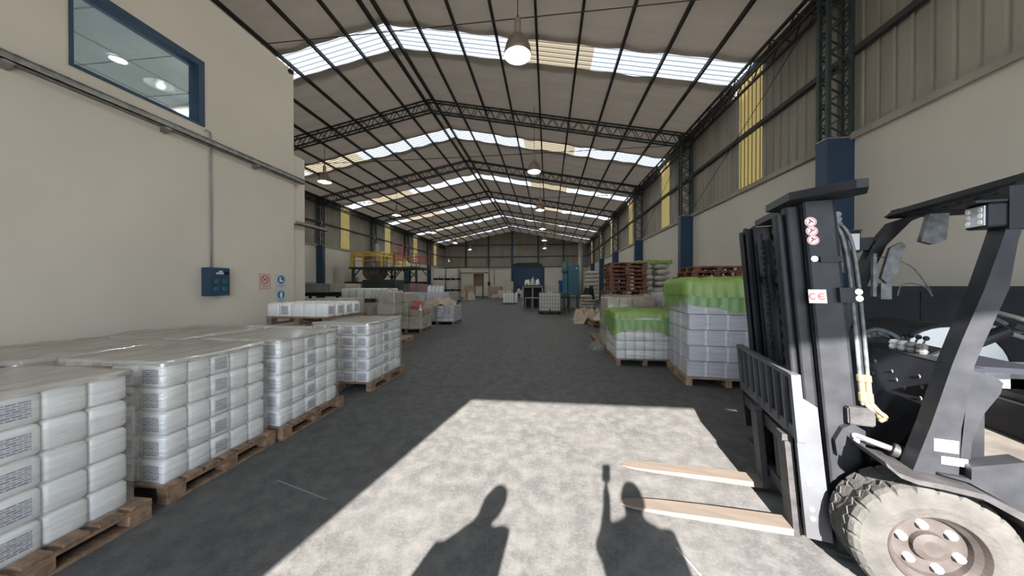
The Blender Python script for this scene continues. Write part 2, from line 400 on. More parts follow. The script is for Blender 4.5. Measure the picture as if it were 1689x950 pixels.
# roof ---------------------------------------------------------------------
NP_ = 9
def roof_sheet(bm, side, y0, y1, sag=.04, ny=None):
    nx = NP_*6; ny = ny or max(2, int((y1-y0)/.45)); rows = []
    for j in range(ny+1):
        y = y0+(y1-y0)*j/ny; row = []
        for i in range(nx+1):
            t = i/nx*1.025; x = roof_x(side, t); f = abs(math.sin(PI*t*NP_))
            w = .02*math.sin(y*5.1+math.floor(t*NP_)*2.3)*f + .012*math.sin(y*11.7+i*.3)*f
            row.append(bm.verts.new((x, y, roof_z(x)+.10 - sag*f*f + w)))
        rows.append(row)
    for a, b_ in zip(rows, rows[1:]):
        for i in range(nx): bm.faces.new((a[i], a[i+1], b_[i+1], b_[i]))
def sky_sheet(bm, side, t0, t1, y0, y1):
    n = 9; pts = []
    k = 0; y = y0; pitch = (y1-y0)/8
    prof = []
    for q in range(8):
        for f, h in ((0, 0), (.18, 0), (.3, .045), (.42, .045), (.54, 0)): prof.append((y0+(q+f)*pitch, h))
    prof.append((y1, 0))
    x0, x1 = roof_x(side, t0), roof_x(side, t1)
    A = [(bm.verts.new((x0, yy, roof_z(x0)+.13+h)), bm.verts.new((x1, yy, roof_z(x1)+.13+h))) for yy, h in prof]
    for a, b_ in zip(A, A[1:]): bm.faces.new((a[0], b_[0], b_[1], a[1]))
for side in (1, -1):
    bm = NB(); ycur = Y0
    for B_ in BAND:
        roof_sheet(bm, side, ycur, B_); ycur = B_+BW
        tt = (0, .36, .60, 1) if side > 0 else (0, .50, .82, 1)
        if B_ < 5: tt = (0, .3, .3, 1)
        for k in range(3):
            if tt[k] == tt[k+1]: continue
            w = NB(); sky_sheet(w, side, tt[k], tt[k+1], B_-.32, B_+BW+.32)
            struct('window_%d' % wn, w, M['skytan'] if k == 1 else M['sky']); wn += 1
    roof_sheet(bm, side, ycur, YE+.4)
    struct('ceiling', bm, M['insul'], smooth=True)
tn = 10
for side in (1, -1):
    for i in range(1, NP_+1):
        t = (i-.04)/NP_ if i == NP_ else i/NP_
        x = roof_x(side, t); z = roof_z(x)
        bm = NB(); beam(bm, (x, Y0, z+.02), (x, YE, z+.02), .075, .13); struct('trim_%d' % tn, bm, M['purlin']); tn += 1
for dx in (-.22, .22):
    x = XC+dx; bm = NB(); beam(bm, (x, Y0, roof_z(x)-.0), (x, YE, roof_z(x)-.0), .09, .16); struct('trim_%d' % tn, bm, M['purlin']); tn += 1

# end wall -----------------------------------------------------------------
bm = NB(); box(bm, XL, -6.05, YE, YE+.25, 0, WH); box(bm, -.55, XR, YE, YE+.25, 0, WH); struct('wall_back', bm, M['plaster_low'])
bm = NB(); n = 120
xs = sorted([XL-.3+(XR-XL+.6)*i/n for i in range(n+1)]+[XC])
pts = []
for a, b_ in zip(xs, xs[1:]):
    w = b_-a
    for f, h in ((0, 0), (.5, 0), (.6, .04), (.85, .04), (.95, 0)): pts.append((a+f*w, h))
pts.append((XR+.3, 0))
A = [(bm.verts.new((x, YE+.14-h, WH)), bm.verts.new((x, YE+.14-h, roof_z(x)+.16))) for x, h in pts]
for a, b_ in zip(A, A[1:]): bm.faces.new((a[0], b_[0], b_[1], a[1]))
struct('wall_back_cladding', bm, M['cladding'])
bm = NB()
for z in (WH+.03, 6.7, 8.7): 
    w = 0 if z < HE else (z-HE)/(HR-HE)*12
    box(bm, XL+w, XR-w, YE-.06, YE+.06, z-.08, z+.08)
struct('trim_60', bm, M['purlin'])
for k, x in enumerate((-14.0, -10.05, -6.0, -1.6, 2.6)):
    bm = NB(); box(bm, x-.14, x+.14, YE-.28, YE, WH if k != 2 else 0, roof_z(x)); struct('trim_%d' % (61+k), bm, M['steel'] if k != 2 else M['blue'])
d = bpy.data.objects.new('door_1', None); C.objects.link(d); d.location = (-3.3, YE, 0); d['kind'] = 'structure'
bm = NB()
for k in range(34): box(bm, -1.95, 2.05, .02+(.02 if k % 2 else 0), .1, k*.15, k*.15+.145)
obj('roller_curtain', bm, M['bluedoor'], d)
bm = NB(); box(bm, -2.6, -1.95, -.1, .2, 0, 5.3); box(bm, 2.05, 2.35, -.1, .2, 0, 5.3); box(bm, -2.6, 2.35, -.1, .2, 5.1, 5.45); obj('door_frame', bm, M['blue'], d)
bm = NB(); box(bm, -2.1, 1.9, -.35, -.1, 5.3, 5.62); obj('roller_housing', bm, M['purlin'], d)
bm = NB(); box(bm, -6.05, -.55, YE+.16, YE+.25, 0, 5.5); struct('wall_back_infill', bm, M['blue'])

# front wall with the doorway the sun comes in by ---------------------------
LH = .5602*(4.80-Y0)
DX0, DX1 = -2.51, 4.9
bm = NB()
box(bm, XL, DX0, Y0-.2, Y0, 0, HE); box(bm, DX1, XR, Y0-.2, Y0, 0, HE); box(bm, DX0, DX1, Y0-.2, Y0, LH, HE)
prism(bm, [(XL, HE), (XR, HE), (XR, HE+.12), (XC, HR+.12), (XL, HE+.12)], Y0-.2, Y0)
struct('wall_front', bm, M['plaster_low'])

# office block on the left ---------------------------------------------------
OX, OY, OZ = -5.4, 6.19, 6.28
wy0, wy1, wz0, wz1 = 3.0, 4.415, 4.21, 5.23
bm = NB()
box(bm, OX-.2, OX, Y0, wy0, 0, OZ); box(bm, OX-.2, OX, wy1, OY, 0, OZ); box(bm, OX-.2, OX, wy0, wy1, 0, wz0); box(bm, OX-.2, OX, wy0, wy1, wz1, OZ)
box(bm, OX-6, OX-.2, OY-.2, OY, 0, OZ); box(bm, OX-6, OX-5.8, Y0, OY-.2, 0, OZ)
struct('wall_left_office', bm, M['plaster'])
bm = NB(); box(bm, OX-6, OX-.2, Y0, OY-.2, OZ-.15, OZ-.02); struct('ceiling_office_roof', bm, M['plaster'])
bm = NB(); box(bm, OX-5.8, OX-.2, Y0, OY-.2, 5.62, 5.7); struct('ceiling_office', bm, M['office'])
bm = NB()
for k in range(8): box(bm, OX-5.8, OX-.2, -1+k*.95, -.985+k*.95, 5.612, 5.62)
for k in range(6): box(bm, OX-.9-k*.95, OX-.885-k*.95, Y0, OY-.2, 5.612, 5.62)
struct('trim_70', bm, M['galv'])
bm = NB(); box(bm, OX-5.8, OX-.2, Y0, OY-.2, 3.4, 3.5); struct('floor_office', bm, M['grey'])
bm = NB(); box(bm, -5.85, -5.45, OY, 6.55, 0, 4.53); struct('wall_left_pier', bm, M['plaster'])
w = bpy.data.objects.new('window_%d' % wn, None); C.objects.link(w); w.location = (OX, 0, 0); w['kind'] = 'structure'
f = .085; bm = NB()
box(bm, -.16, .02, wy0, wy0+.03, wz0, wz1); box(bm, -.16, .02, wy1-f, wy1, wz0, wz1); box(bm, -.16, .02, wy0+.03, wy1-f, wz0, wz0+.035); box(bm, -.16, .02, wy0+.03, wy1-f, wz1-.10, wz1)
obj('window_frame', bm, M['blue'], w)
bm = NB(); box(bm, -.09, -.08, wy0+.03, wy1-f, wz0+.035, wz1-.10); obj('pane', bm, M['glass'], w)
def downlight(x, y, lab):
    t = thing('downlight', lab, 'ceiling light', (x, y, 5.612))
    bm = NB(); lathe(bm, [(.13, 0), (.13, -.015), (.105, -.015), (.105, 0)], 20, closed=True); obj('bezel', bm, M['white'], t)
    bm = NB(); lathe(bm, [(.10, -.002), (.10, -.01)], 20); obj('diffuser', bm, M['spot'], t)
downlight(-7.366, 4.661, 'round white downlight seen glowing through the office window')
pl = bpy.data.lights.new('office_lamp', 'AREA'); pl.shape = 'DISK'; pl.size = .2; pl.energy = 850; pl.color = (.8, .92, 1)
po = bpy.data.objects.new('office_lamp', pl); C.objects.link(po); po.location = (-7.366, 4.661, 5.58)

# cable trays, conduit and box on the office wall
t = thing('cable_tray', 'long galvanised cable tray running along the cream office wall', 'cable tray', (OX+.006, 0, 0))
bm = NB(); z = 3.93
box(bm, 0, .10, Y0+.01, 6.38, z, z+.012); box(bm, .09, .10, Y0, 6.38, z, z+.08); box(bm, 0, .01, Y0, 6.38, z, z+.08); box(bm, 0, .115, Y0, 6.38, z+.078, z+.088)
obj('tray', bm, M['galv'], t)
for y in (-1.2, 1.2, 2.55, 3.875, 5.257):
    bm = NB(); prism(bm, [(0, z-.07), (.10, z-.025), (.10, z), (0, z)], y-.035, y+.035); obj('bracket', bm, M['galv'], t)
t = thing('cable_tray', 'short galvanised tray poking out past the pier behind the office corner', 'cable tray', (-5.45, 0, 0))
bm = NB(); box(bm, 0, .10, OY+.01, 7.15, 3.03, 3.045); box(bm, .09, .10, OY+.01, 7.15, 3.03, 3.10); obj('tray', bm, M['galv'], t)
bm = NB(); path(bm, [(OX+.02, 4.42, 4.17), (OX+.02, 4.49, 4.17), (OX+.02, 4.497, 4.10), (OX+.02, 4.50, 3.0), (OX+.02, 4.50, 2.0)], .013, 8)
tag(obj('conduit', bm, M['grey'], smooth=True), 'thin dark conduit dropping from the office window to the blue electrical box', 'conduit')
t = thing('electrical_box', 'blue electrical box with socket outlets fixed on the cream wall', 'electrical box', (OX, 4.52, 1.77))
bm = NB(); rbox(bm, 0.001, .15, -.16, .16, -.225, .225, .008); obj('housing', bm, M['blue'], t)
for yy in (-.06, .07):
    for zz in (-.12, .0):
        bm = NB(); lathe(bm, [(.0, .02), (.035, .02), (.045, .012), (.045, 0)], 14, axis='X', cen=(.15, yy, zz)); obj('socket_outlet', bm, M['teal'], t)
bm = NB(); box(bm, .15, .154, -.06, .06, .12, .15); box(bm, .15, .154, -.02, .04, .15, .18); obj('rating_plate', bm, M['signw'], t)
bm = NB(); box(bm, .15, .175, .07, .12, .115, .165); obj('switch', bm, M['black'], t)
def sign(lab, y, z, kind):
    t = thing('safety_sign', lab, 'sign', (OX+.002, y, z))
    bm = NB(); box(bm, 0, .004, -.115, .115, -.145, .145); obj('board', bm, M['signp'] if kind == 0 else M['signw'], t)
    if kind == 0:
        bm = NB()
        for (a, b_, c_, d) in ((-.115, .115, .137, .145), (-.115, .115, -.145, -.137), (-.115, -.107, -.145, .145), (.107, .115, -.145, .145)): box(bm, .004, .005, a, b_, c_, d)
        lathe(bm, [(.085, 0), (.085, .003), (.068, .003), (.068, 0)], 28, cen=(.004, 0, .035), axis='X', closed=True)
        beam(bm, (.006, -.055, .09), (.006, .055, -.02), .014, .003, up=(1, 0, 0)); obj('prohibition_ring', bm, M['signred'], t)
        bm = NB(); beam(bm, (.0055, -.04, .02), (.0055, .03, .045), .014, .002, up=(1, 0, 0)); path(bm, [(.0055, .03, .045), (.0055, .05, .06), (.0055, .04, .075)], .004, 6); obj('cigarette_symbol', bm, M['black'], t)
    else:
        bm = NB(); lathe(bm, [(.085, 0), (.085, .003)], 28, cen=(.004, 0, .035), axis='X'); obj('blue_disc', bm, M['signblue'], t)
        bm = NB()
        if kind == 1:   # boots
            prism(bm, [(-.04, .085), (-.01, .085), (-.008, .03), (.05, .01), (.05, -.005), (-.04, -.005)], .0071, .009, ax=0)
        else:           # standing figure
            lathe(bm, [(.014, 0), (.014, .002)], 12, cen=(.0071, 0, .09), axis='X')
            prism(bm, [(-.022, .07), (.022, .07), (.032, .02), (.02, .02), (.02, -.035), (.004, -.035), (0, .01), (-.004, -.035), (-.02, -.035), (-.02, .02), (-.032, .02)], .0071, .009, ax=0)
        obj('white_symbol', bm, M['white'], t)
    bm = NB()
    for q, wd in ((-.075, .085), (-.10, .06)): box(bm, .004, .005, -wd, wd, q-.008, q+.002)
    obj('caption_lines', bm, M['signred'] if kind == 0 else M['grey'], t)
sign('red ringed no smoking sign on the cream office wall', 5.48, 1.79, 0)
sign('blue disc boot symbol sign, upper of the two blue signs', 5.847, 1.795, 1)
sign('blue disc standing figure sign, lower of the two blue signs', 5.845, 1.49, 2)
bm = NB(); box(bm, OX-.02, OX+.06, 6.05, 6.13, 6.18, 6.24); tube(bm, (OX+.02, 6.09, 6.24), (OX+.02, 6.09, 6.42), .008, 6); tube(bm, (OX+.02, 6.17, 6.2), (OX+.02, 6.17, 6.36), .006, 6)
tag(obj('antenna', bm, M['black']), 'small dark bracket with a stub aerial at the top corner of the office wall', 'antenna')

# columns ------------------------------------------------------------------
def zig(bm, p0, p1, q0, q1, n, w):
    """webs between chord p0-p1 and chord q0-q1"""
    p0, p1, q0, q1 = map(Vector, (p0, p1, q0, q1))
    for k in range(n):
        a = k/n; b_ = (k+1)/n
        A_ = p0.lerp(p1, a) if k % 2 == 0 else q0.lerp(q1, a)
        B_ = q0.lerp(q1, b_) if k % 2 == 0 else p0.lerp(p1, b_)
        beam(bm, A_, B_, w, w)
nm = ['over the doorway bay', 'nearest beside the forklift mast', 'second back', 'third back', 'fourth back', 'fifth back', 'farthest back']
for s, X, side in ((1, XR, 'right'), (-1, XL, 'left')):
    for i, y in enumerate(COL):
        if s < 0 and i < 2: continue
        if s > 0 and i == 0: continue
        t = thing('column', 'blue based lattice steel column on the %s wall, %s' % (side, nm[i]), 'column', (X, y, 0))
        bm = NB(); xa, xb = sorted((0, -s*.53)); box(bm, xa, xb, 0, .30, 0, 4.86); obj('column_casing', bm, M['blue'], t)
        bm = NB(); box(bm, xa-.02, xb+.02, -.02, .32, 4.86, 4.89); obj('cap_plate', bm, M['galv'], t)
        bm = NB(); z0, z1 = 4.89, roof_z(X-s*.3)-.05
        for xx in (-s*.04, -s*.49):
            for yy in (.035, .265): beam(bm, (xx, yy, z0), (xx, yy, z1), .07, .07, up=(1, 0, 0))
        n_ = 14
        for yy in (.035, .265): zig(bm, (-s*.04, yy, z0), (-s*.04, yy, z1), (-s*.49, yy, z0), (-s*.49, yy, z1), n_, .028)
        for xx in (-s*.04, -s*.49): zig(bm, (xx, .035, z0), (xx, .035, z1), (xx, .265, z0), (xx, .265, z1), n_*2, .024)
        obj('lattice_shaft', bm, M['steel'], t)
# roof trusses
for i, y in enumerate(COL):
    t = thing('roof_truss', 'dark lattice roof truss spanning the hall, %s' % (['over the doorway bay', 'above the nearest pendant lamps', 'first one fully in view', 'second in view', 'third in view', 'fourth in view', 'farthest by the end wall'][i]), 'truss', (0, y+.15, 0))
    for side in (1, -1):
        bm = NB(); xe = roof_x(side, .985); D_ = .52
        for yy in (-.12, .12):
            zt, zb = -.07, -.07-D_
            beam(bm, (XC, yy, HR+zt), (xe, yy, roof_z(xe)+zt), .06, .06); beam(bm, (XC, yy, HR+zb), (xe, yy, roof_z(xe)+zb), .06, .06)
            zig(bm, (XC, yy, HR+zt), (xe, yy, roof_z(xe)+zt), (XC, yy, HR+zb), (xe, yy, roof_z(xe)+zb), 40, .026)
        for f_ in range(12):
            x = XC+(xe-XC)*f_/12; beam(bm, (x, -.12, roof_z(x)+zb), (x, .12, roof_z(x)+zb), .03, .03)
        obj('rafter', bm, M['steel'], t)
# wall bracing rods and the lamp cables
for k in range(4):
    y = 8.742+BAY*k
    bm = NB(); tube(bm, (6.43, y-.6, 8.45), (6.43, y+6.1, 5.17), .011, 6)
    tag(obj('bracing_rod', bm, M['purlin']), 'thin diagonal bracing rod on the right wall cladding, %s bay back from the doorway' % ORD[k+1], 'bracing rod')
LY = [7.34, 14.85, 22.4, 29.8, 37.4, 45.0]
for k, y in enumerate(LY):
    bm = NB(); path(bm, smooth_pts([(XL+.1, y, 8.05), (-12, y, 7.93), (-6, y, 7.9), (0, y, 7.93), (XR-.1, y, 7.98)], 5), .012 if k == 0 else .014, 6)
    tag(obj('lamp_cable', bm, M['purlin']), 'thin cable slung wall to wall carrying the %s row of pendant lamps' % ORD[k], 'cable')
# pendant lamps
def make_lamp():
    t = thing('pendant_lamp', 'x', 'lamp', (0, 0, 0), 0, 'high bay lamps hanging from the roof')
    bm = NB(); lathe(bm, [(.0, .66), (.06, .66), (.065, .64), (.065, .40), (.085, .38), (.085, .37)], 16); obj('ballast_housing', bm, M['ballast'], t, smooth=False)
    bm = NB(); pr = [(.085, .375), (.13, .345), (.19, .27), (.235, .17), (.262, .06), (.27, 0)]
    lathe(bm, pr + [(r-.008, z-.0) for r, z in pr[::-1]], 28, closed=True); obj('lamp_shade', bm, M['shade'], t, smooth=True)
    bm = NB(); lathe(bm, [(r-.012, z-.006) for r, z in pr], 28, caps=False); obj('reflector', bm, M['reflector'], t, smooth=True)
    bm = NB(); lathe(bm, [(0, .05), (.04, .06), (.065, .11), (.06, .18), (.035, .26), (.03, .34), (0, .345)], 16); obj('bulb', bm, M['bulb'], t, smooth=True)
    ld = bpy.data.lights.new('lamp_light', 'POINT'); ld.energy = 160; ld.shadow_soft_size = .06; ld.color = (.95, 1.0, .97)
    lo = bpy.data.objects.new('lamp_light', ld); C.objects.link(lo); lo.parent = t; lo.location = (0, 0, -.02)
    bm = NB(); tube(bm, (0, 0, .66), (0, 0, 2.9), .009, 6); tube(bm, (0, 0, .66), (0, 0, .74), .02, 8); obj('suspension_rod', bm, M['purlin'], t)
    return t
lamp0 = make_lamp()
spots = [(-.70, 7.34, 'right hand row, nearest and largest'), (-.64, 14.85, 'right hand row, second back'), (-.54, 22.4, 'right hand row, third back'),
         (-.48, 29.8, 'right hand row, fourth back'), (-.45, 37.4, 'right hand row, fifth back'), (-.42, 45.0, 'right hand row, farthest'),
         (-11.44, 15.1, 'left hand row, nearest, beside the office corner'), (-11.4, 22.8, 'left hand row, second back'), (-11.45, 30.6, 'left hand row, third back'),
         (-11.4, 38.2, 'left hand row, fourth back'), (-11.4, 45.5, 'left hand row, farthest')]
for k, (x, y, w_) in enumerate(spots):
    lab = 'metal bell pendant lamp, ' + w_
    if k == 0: lamp0.location = (x, y, 7.07); lamp0['label'] = lab; lamp0.scale = (1.2, 1.2, 1.25)
    else: dup(lamp0, (x, y, 7.07), 0, lab)

# ================================================================== GOODS
def pallet(label, x0, x1, y0, y1, z=0., m='wood', group=None, rz=0., detail=True, cen=None, name='pallet'):
    """wooden pallet; boards run along x"""
    w, d = x1-x0, y1-y0
    t = thing(name, label, 'pallet', ((x0+x1)/2, (y0+y1)/2, z), rz, group)
    mm = M[m]
    bm = NB(); n = 7; pw = d/(n+ (n-1)*.35)
    for k in range(n):
        y = -d/2+k*pw*1.35; rbox(bm, -w/2, w/2, y, y+pw, .118, .14, .003, 1)
    for x in (-w/2, -.05, w/2-.1): box(bm, x, x+.1, -d/2, d/2, .096, .118)
    obj('deck', bm, mm, t)
    for x in (-w/2, -.05, w/2-.1):
        for y in (-d/2, -.06, d/2-.13):
            bm = NB(); rbox(bm, x, x+.1, y, y+.13, .02, .096, .004, 1); obj('block', bm, mm, t)
    for x in (-w/2, -.05, w/2-.1):
        bm = NB(); box(bm, x, x+.1, -d/2, d/2, .0, .02); obj('skid', bm, mm, t)
    return t

def jug_meshes(w, d, h, m='jug', face='y'):
    bm = NB(); g = .002
    # squat squared canister: straight walls, rounded shoulders, waist groove
    pr = [(.0, -.010), (.018, 0), (h*.82, 0), (h*.90, -.006), (h*.955, -.020), (h*.985, -.042)]
    rings = []
    for z, off in pr:
        hw, hd = w/2-g+off, d/2-g+off; r = min(.022, hw*.5, hd*.5); ring = []
        for cx_, cy_, a0 in ((hw-r, hd-r, 0), (-(hw-r), hd-r, PI/2), (-(hw-r), -(hd-r), PI), (hw-r, -(hd-r), 1.5*PI)):
            for q in range(3):
                a = a0+q*PI/4; ring.append(bm.verts.new((cx_+r*math.cos(a), cy_+r*math.sin(a), z)))
        rings.append(ring)
    for a, b_ in zip(rings, rings[1:]):
        for k in range(12): bm.faces.new((a[k], a[(k+1) % 12], b_[(k+1) % 12], b_[k]))
    bm.faces.new(rings[0][::-1]); bm.faces.new(rings[-1])
    body = finish(bm, 'jug', M[m], True)
    bm = NB(); lathe(bm, [(.024, h*.955), (.024, h*.995), (0, h*.995)], 12, cen=(w*.24, 0, 0)); cap = finish(bm, 'cap', M['jugcap'])
    bm = NB(); path(bm, [(-w*.30, 0, h*.955), (-w*.27, 0, h*.993), (w*.02, 0, h*.993), (w*.06, 0, h*.955)], .007, 6); handle = finish(bm, 'handle', M[m], True)
    bm = NB(); box(bm, -w*.30, w*.30, -d/2+g-.0015, -d/2+g+.001, h*.16, h*.76); lab_y = finish(bm, 'label', M['label'])
    bm = NB(); box(bm, w/2-g-.001, w/2-g+.0015, -d*.32, d*.27, h*.20, h*.74); lab_x = finish(bm, 'label', M['label_x'])
    bm = NB(); box(bm, -w*.34, w*.34, -d/2+g-.002, -d/2+g+.001, h*.12, h*.17); bar = finish(bm, 'label', M['hose'])
    return dict(body=body, cap=cap, handle=handle, laby=lab_y, labx=lab_x)
def put_jug(J, x, y, z, label, group, labels='', tops=False):
    o = bpy.data.objects.new('jug', J['body']); C.objects.link(o); o.location = (x, y, z); o.rotation_euler[2] = random.uniform(-.012, .012)
    tag(o, label, 'jug', group)
    def ch(n_, me):
        c_ = bpy.data.objects.new(n_, me); C.objects.link(c_); c_.parent = o; return c_
    if 'y' in labels: ch('label', J['laby'])
    if 'x' in labels: ch('label', J['labx'])
    if tops: ch('cap', J['cap']); ch('handle', J['handle'])
    return o

def shell(bm, x0, x1, y0, y1, z0, z1, top=True, n=12, bulge=.012, seed=0, rough=.008):
    """closed skirt of thin film around a load, a little wavy"""
    rnd = random.Random(seed); nz = 7
    per = []
    for k in range(n): per.append((x0+(x1-x0)*k/n, y0, 0, -1))
    for k in range(n): per.append((x1, y0+(y1-y0)*k/n, 1, 0))
    for k in range(n): per.append((x1-(x1-x0)*k/n, y1, 0, 1))
    for k in range(n): per.append((x0, y1-(y1-y0)*k/n, -1, 0))
    rings = []
    for j in range(nz+1):
        z = z0+(z1-z0)*j/nz
        rings.append([bm.verts.new((px+nx*(bulge*math.sin(PI*j/nz)+rnd.uniform(0, rough)), py+ny*(bulge*math.sin(PI*j/nz)+rnd.uniform(0, rough)), z)) for px, py, nx, ny in per])
    m_ = len(per)
    for a, b_ in zip(rings, rings[1:]):
        for k in range(m_): bm.faces.new((a[k], a[(k+1) % m_], b_[(k+1) % m_], b_[k]))
def drape(bm, x0, x1, y0, y1, z, drop, n=22, bump=.02, seed=1, hem=.05, out=.015):
    """sheet lying on a load with its edges hanging down `drop`"""
    rnd = random.Random(seed); ph = [rnd.uniform(0, 6) for _ in range(6)]
    def H(x, y): return z + bump*(math.sin(x*7+ph[0])*math.cos(y*6+ph[1])*.5+math.sin(x*17+y*9+ph[2])*.3+rnd.uniform(-.25, .25))
    g = [[bm.verts.new((x0+(x1-x0)*i/n, y0+(y1-y0)*j/n, H(x0+(x1-x0)*i/n, y0+(y1-y0)*j/n))) for i in range(n+1)] for j in range(n+1)]
    for j in range(n):
        for i in range(n): bm.faces.new((g[j][i], g[j][i+1], g[j+1][i+1], g[j+1][i]))
    rim = [(g[0][i], 0, -1) for i in range(n)]+[(g[j][n], 1, 0) for j in range(n)]+[(g[n][n-i], 0, 1) for i in range(n)]+[(g[n-j][0], -1, 0) for j in range(n)]
    prev = [r[0] for r in rim]; m_ = len(rim); nz = 5
    dr = [drop + hem*(math.sin(2*PI*3*k/m_+ph[3])+.35*math.sin(2*PI*8*k/m_+ph[4])) for k in range(m_)]
    for q in range(1, nz+1):
        cur = []
        for k, (v_, nx, ny) in enumerate(rim):
            w_ = out+.012*math.sin(k*1.7+ph[5])*q/nz+rnd.uniform(0, .006)
            cur.append(bm.verts.new((v_.co.x+nx*w_, v_.co.y+ny*w_, z-.01-dr[k]*q/nz)))
        for k in range(m_): bm.faces.new((prev[k], prev[(k+1) % m_], cur[(k+1) % m_], cur[k]))
        prev = cur

def wrap(label, x0, x1, y0, y1, z0, z1, seed=0, top='film_top', side='film', drop=.03, sides=True):
    t = thing('stretch_wrap', label, 'plastic wrap', ((x0+x1)/2, (y0+y1)/2, z0))
    a, b_ = (x1-x0)/2, (y1-y0)/2; h = z1-z0
    if sides: bm = NB(); shell(bm, -a-.012, a+.012, -b_-.012, b_+.012, .0, h+.005, seed=seed); obj('side_film', bm, M[side], t, smooth=True)
    if top: bm = NB(); drape(bm, -a-.01, a+.01, -b_-.01, b_+.01, h+.018, drop, seed=seed, bump=.012, hem=.008, out=.004); obj('top_sheet', bm, M[top], t, smooth=True)
    return t

# ---- left hand loads of jugs -------------------------------------------------
JH = .19
def jug_load(nm, x1, y0, y1, nx, ny, nl, front, side_lab, gside, z=.14, w=.245, topcols=0):
    """nx columns along x (front face), ny along y (aisle face), nl layers. front: how many front columns are seen."""
    d = (y1-y0)/ny; J = jug_meshes(w, d, JH)
    for l in range(nl):
        for j in range(ny):
            put_jug(J, x1-w/2, y0+(j+.5)*d, z+l*JH, 'white jug in %s, %s, %s along its aisle face' % (nm, LAY[l], ORD[j]), gside,
                    ('x' if j == side_lab else '')+('y' if j == 0 else ''))
        for i in range(1, front):
            put_jug(J, x1-w*(i+.5), y0+.5*d, z+l*JH, 'white jug in %s, %s, %s along its front' % (nm, LAY[l], ORD[i]), gside, 'y')
jug_load('the nearest wrapped load', -2.985, .97, 1.93, 4, 5, 5, 1, 2, 'white jugs on the nearest pallet')
jug_load('the second wrapped load', -2.99, 2.14, 3.03, 4, 5, 5, 2, 2, 'white jugs on the second pallet')
jug_load('the third wrapped load', -2.95, 3.17, 4.12, 4, 5, 5, 2, 2, 'white jugs on the third pallet')
jug_load('the fourth wrapped load', -2.87, 4.79, 5.90, 4, 5, 5, 4, 2, 'white jugs on the fourth pallet')
ZT = .14+5*JH
names = ['nearest', 'second', 'third', 'fourth']
for k, (x1, y0, y1) in enumerate(((-2.985, .97, 1.93), (-2.99, 2.14, 3.03), (-2.95, 3.17, 4.12), (-2.87, 4.79, 5.90))):
    pallet('wooden pallet on the floor under the %s jug load by the aisle' % names[k], x1-1.10, x1+.06+(.03 if k == 0 else 0), y0-.02, y1+.07)
    wrap('clear stretch film around the %s jug load by the aisle' % names[k], x1-.98, x1, y0, y1, .13, ZT, seed=k+3)
# loads against the wall behind them
for k, (y0, y1, lab) in enumerate(((.80, 1.93, 'nearest'), (2.0, 3.08, 'second'), (3.12, 4.16, 'third'), (4.30, 5.35, 'farthest'))):
    xa, xb = -5.28, -4.14
    if k == 3: xa, xb, y0, y1 = -5.3, -3.95, 4.30, 6.1
    pallet('wooden pallet against the cream wall under the %s back row load' % lab, xa, xb, y0, y1)
    t = thing('wrapped_load', 'film covered jug load standing against the cream wall, %s of the back row' % lab, 'wrapped load', ((xa+xb)/2, (y0+y1)/2, .14))
    a, b_ = (xb-xa)/2, (y1-y0)/2
    bm = NB(); rbox(bm, -a+.01, a-.01, -b_+.01, b_-.01, 0, ZT-.145 if k < 3 else .68, .03); obj('load_body', bm, M['beige'], t)
    if k < 3:
        bm = NB(); drape(bm, -a, a, -b_, b_, ZT-.14+.018, .08, seed=20+k, bump=.02); obj('top_sheet', bm, M['film_top'], t, smooth=True)
JF = jug_meshes(.245, .2, JH)
for i in range(5):
    for j in range(3):
        put_jug(JF, -4.07-i*.25, 4.45+j*.26, .825, 'pale jug under the raised pallet, %s row back, %s from aisle' % (ORD[j], ORD[i]), 'jugs below the raised pallet')
# single layer of jugs on a raised pallet
pallet('wooden pallet raised on the back row load, carrying one layer of jugs', -4.97, -3.80, 5.07, 6.2, z=1.015)
JE = jug_meshes(.23, .235, .25)
for i in range(5):
    for j in range(4):
        put_jug(JE, -3.93-i*.232, 5.2+j*.25, 1.156, 'white jug on the raised pallet, %s row from the front, %s from the aisle' % (ORD[j], ORD[i]), 'jugs in one layer on the raised pallet',
                'x' if i == 0 else ('y' if j == 0 and i in (3,) else ''), tops=True)
bm = NB(); box(bm, -4.97, -3.80, 5.95, 6.2, .98, 1.014)
tag(obj('batten', bm, M['wood']), 'wooden batten under the far end of the raised jug pallet', 'batten')

# ---- right hand loads -------------------------------------------------------
# big carton load with green bag
pallet('pale wooden pallet under the tall green topped carton load beside the forklift', 2.42, 3.72, 5.62, 6.92, rz=math.radians(-6), m='wood_pale')
LR = math.radians(-6)
def at_N(lx, ly): 
    c_, s_ = math.cos(LR), math.sin(LR); return (3.07+lx*c_-ly*s_, 6.27+lx*s_+ly*c_)
cw, cd, ch_ = .305, .40, .27
bm = NB(); rbox(bm, -cw/2+.0015, cw/2-.0015, -cd/2+.002, cd/2-.002, 0, ch_-.009, .007, 1); cme = finish(bm, 'carton', M['carton']); M['film_n'] = film('tight_film', (.8, .8, .82), .03, .20, (2, 2, 24), gloss=.3)
bm = NB(); box(bm, cw/2-.045, cw/2-.003, -cd/2-.0005, -cd/2+.004, .002, ch_-.006); tme = finish(bm, 'tape_strip', M['tape'])
bm = NB(); box(bm, -cw/2-.0005, -cw/2+.004, -cd/2+.003, -cd/2+.05, .002, ch_-.006); tme2 = finish(bm, 'tape_strip', M['tape'])
bm = NB(); box(bm, -cw*.42, cw*.2, -cd/2-.0004, -cd/2+.003, .04, .20); lme = finish(bm, 'print', mat('carton_print', (.50, .50, .55), (.62, .62, .66), .6, scale=(4, 4, 60)))
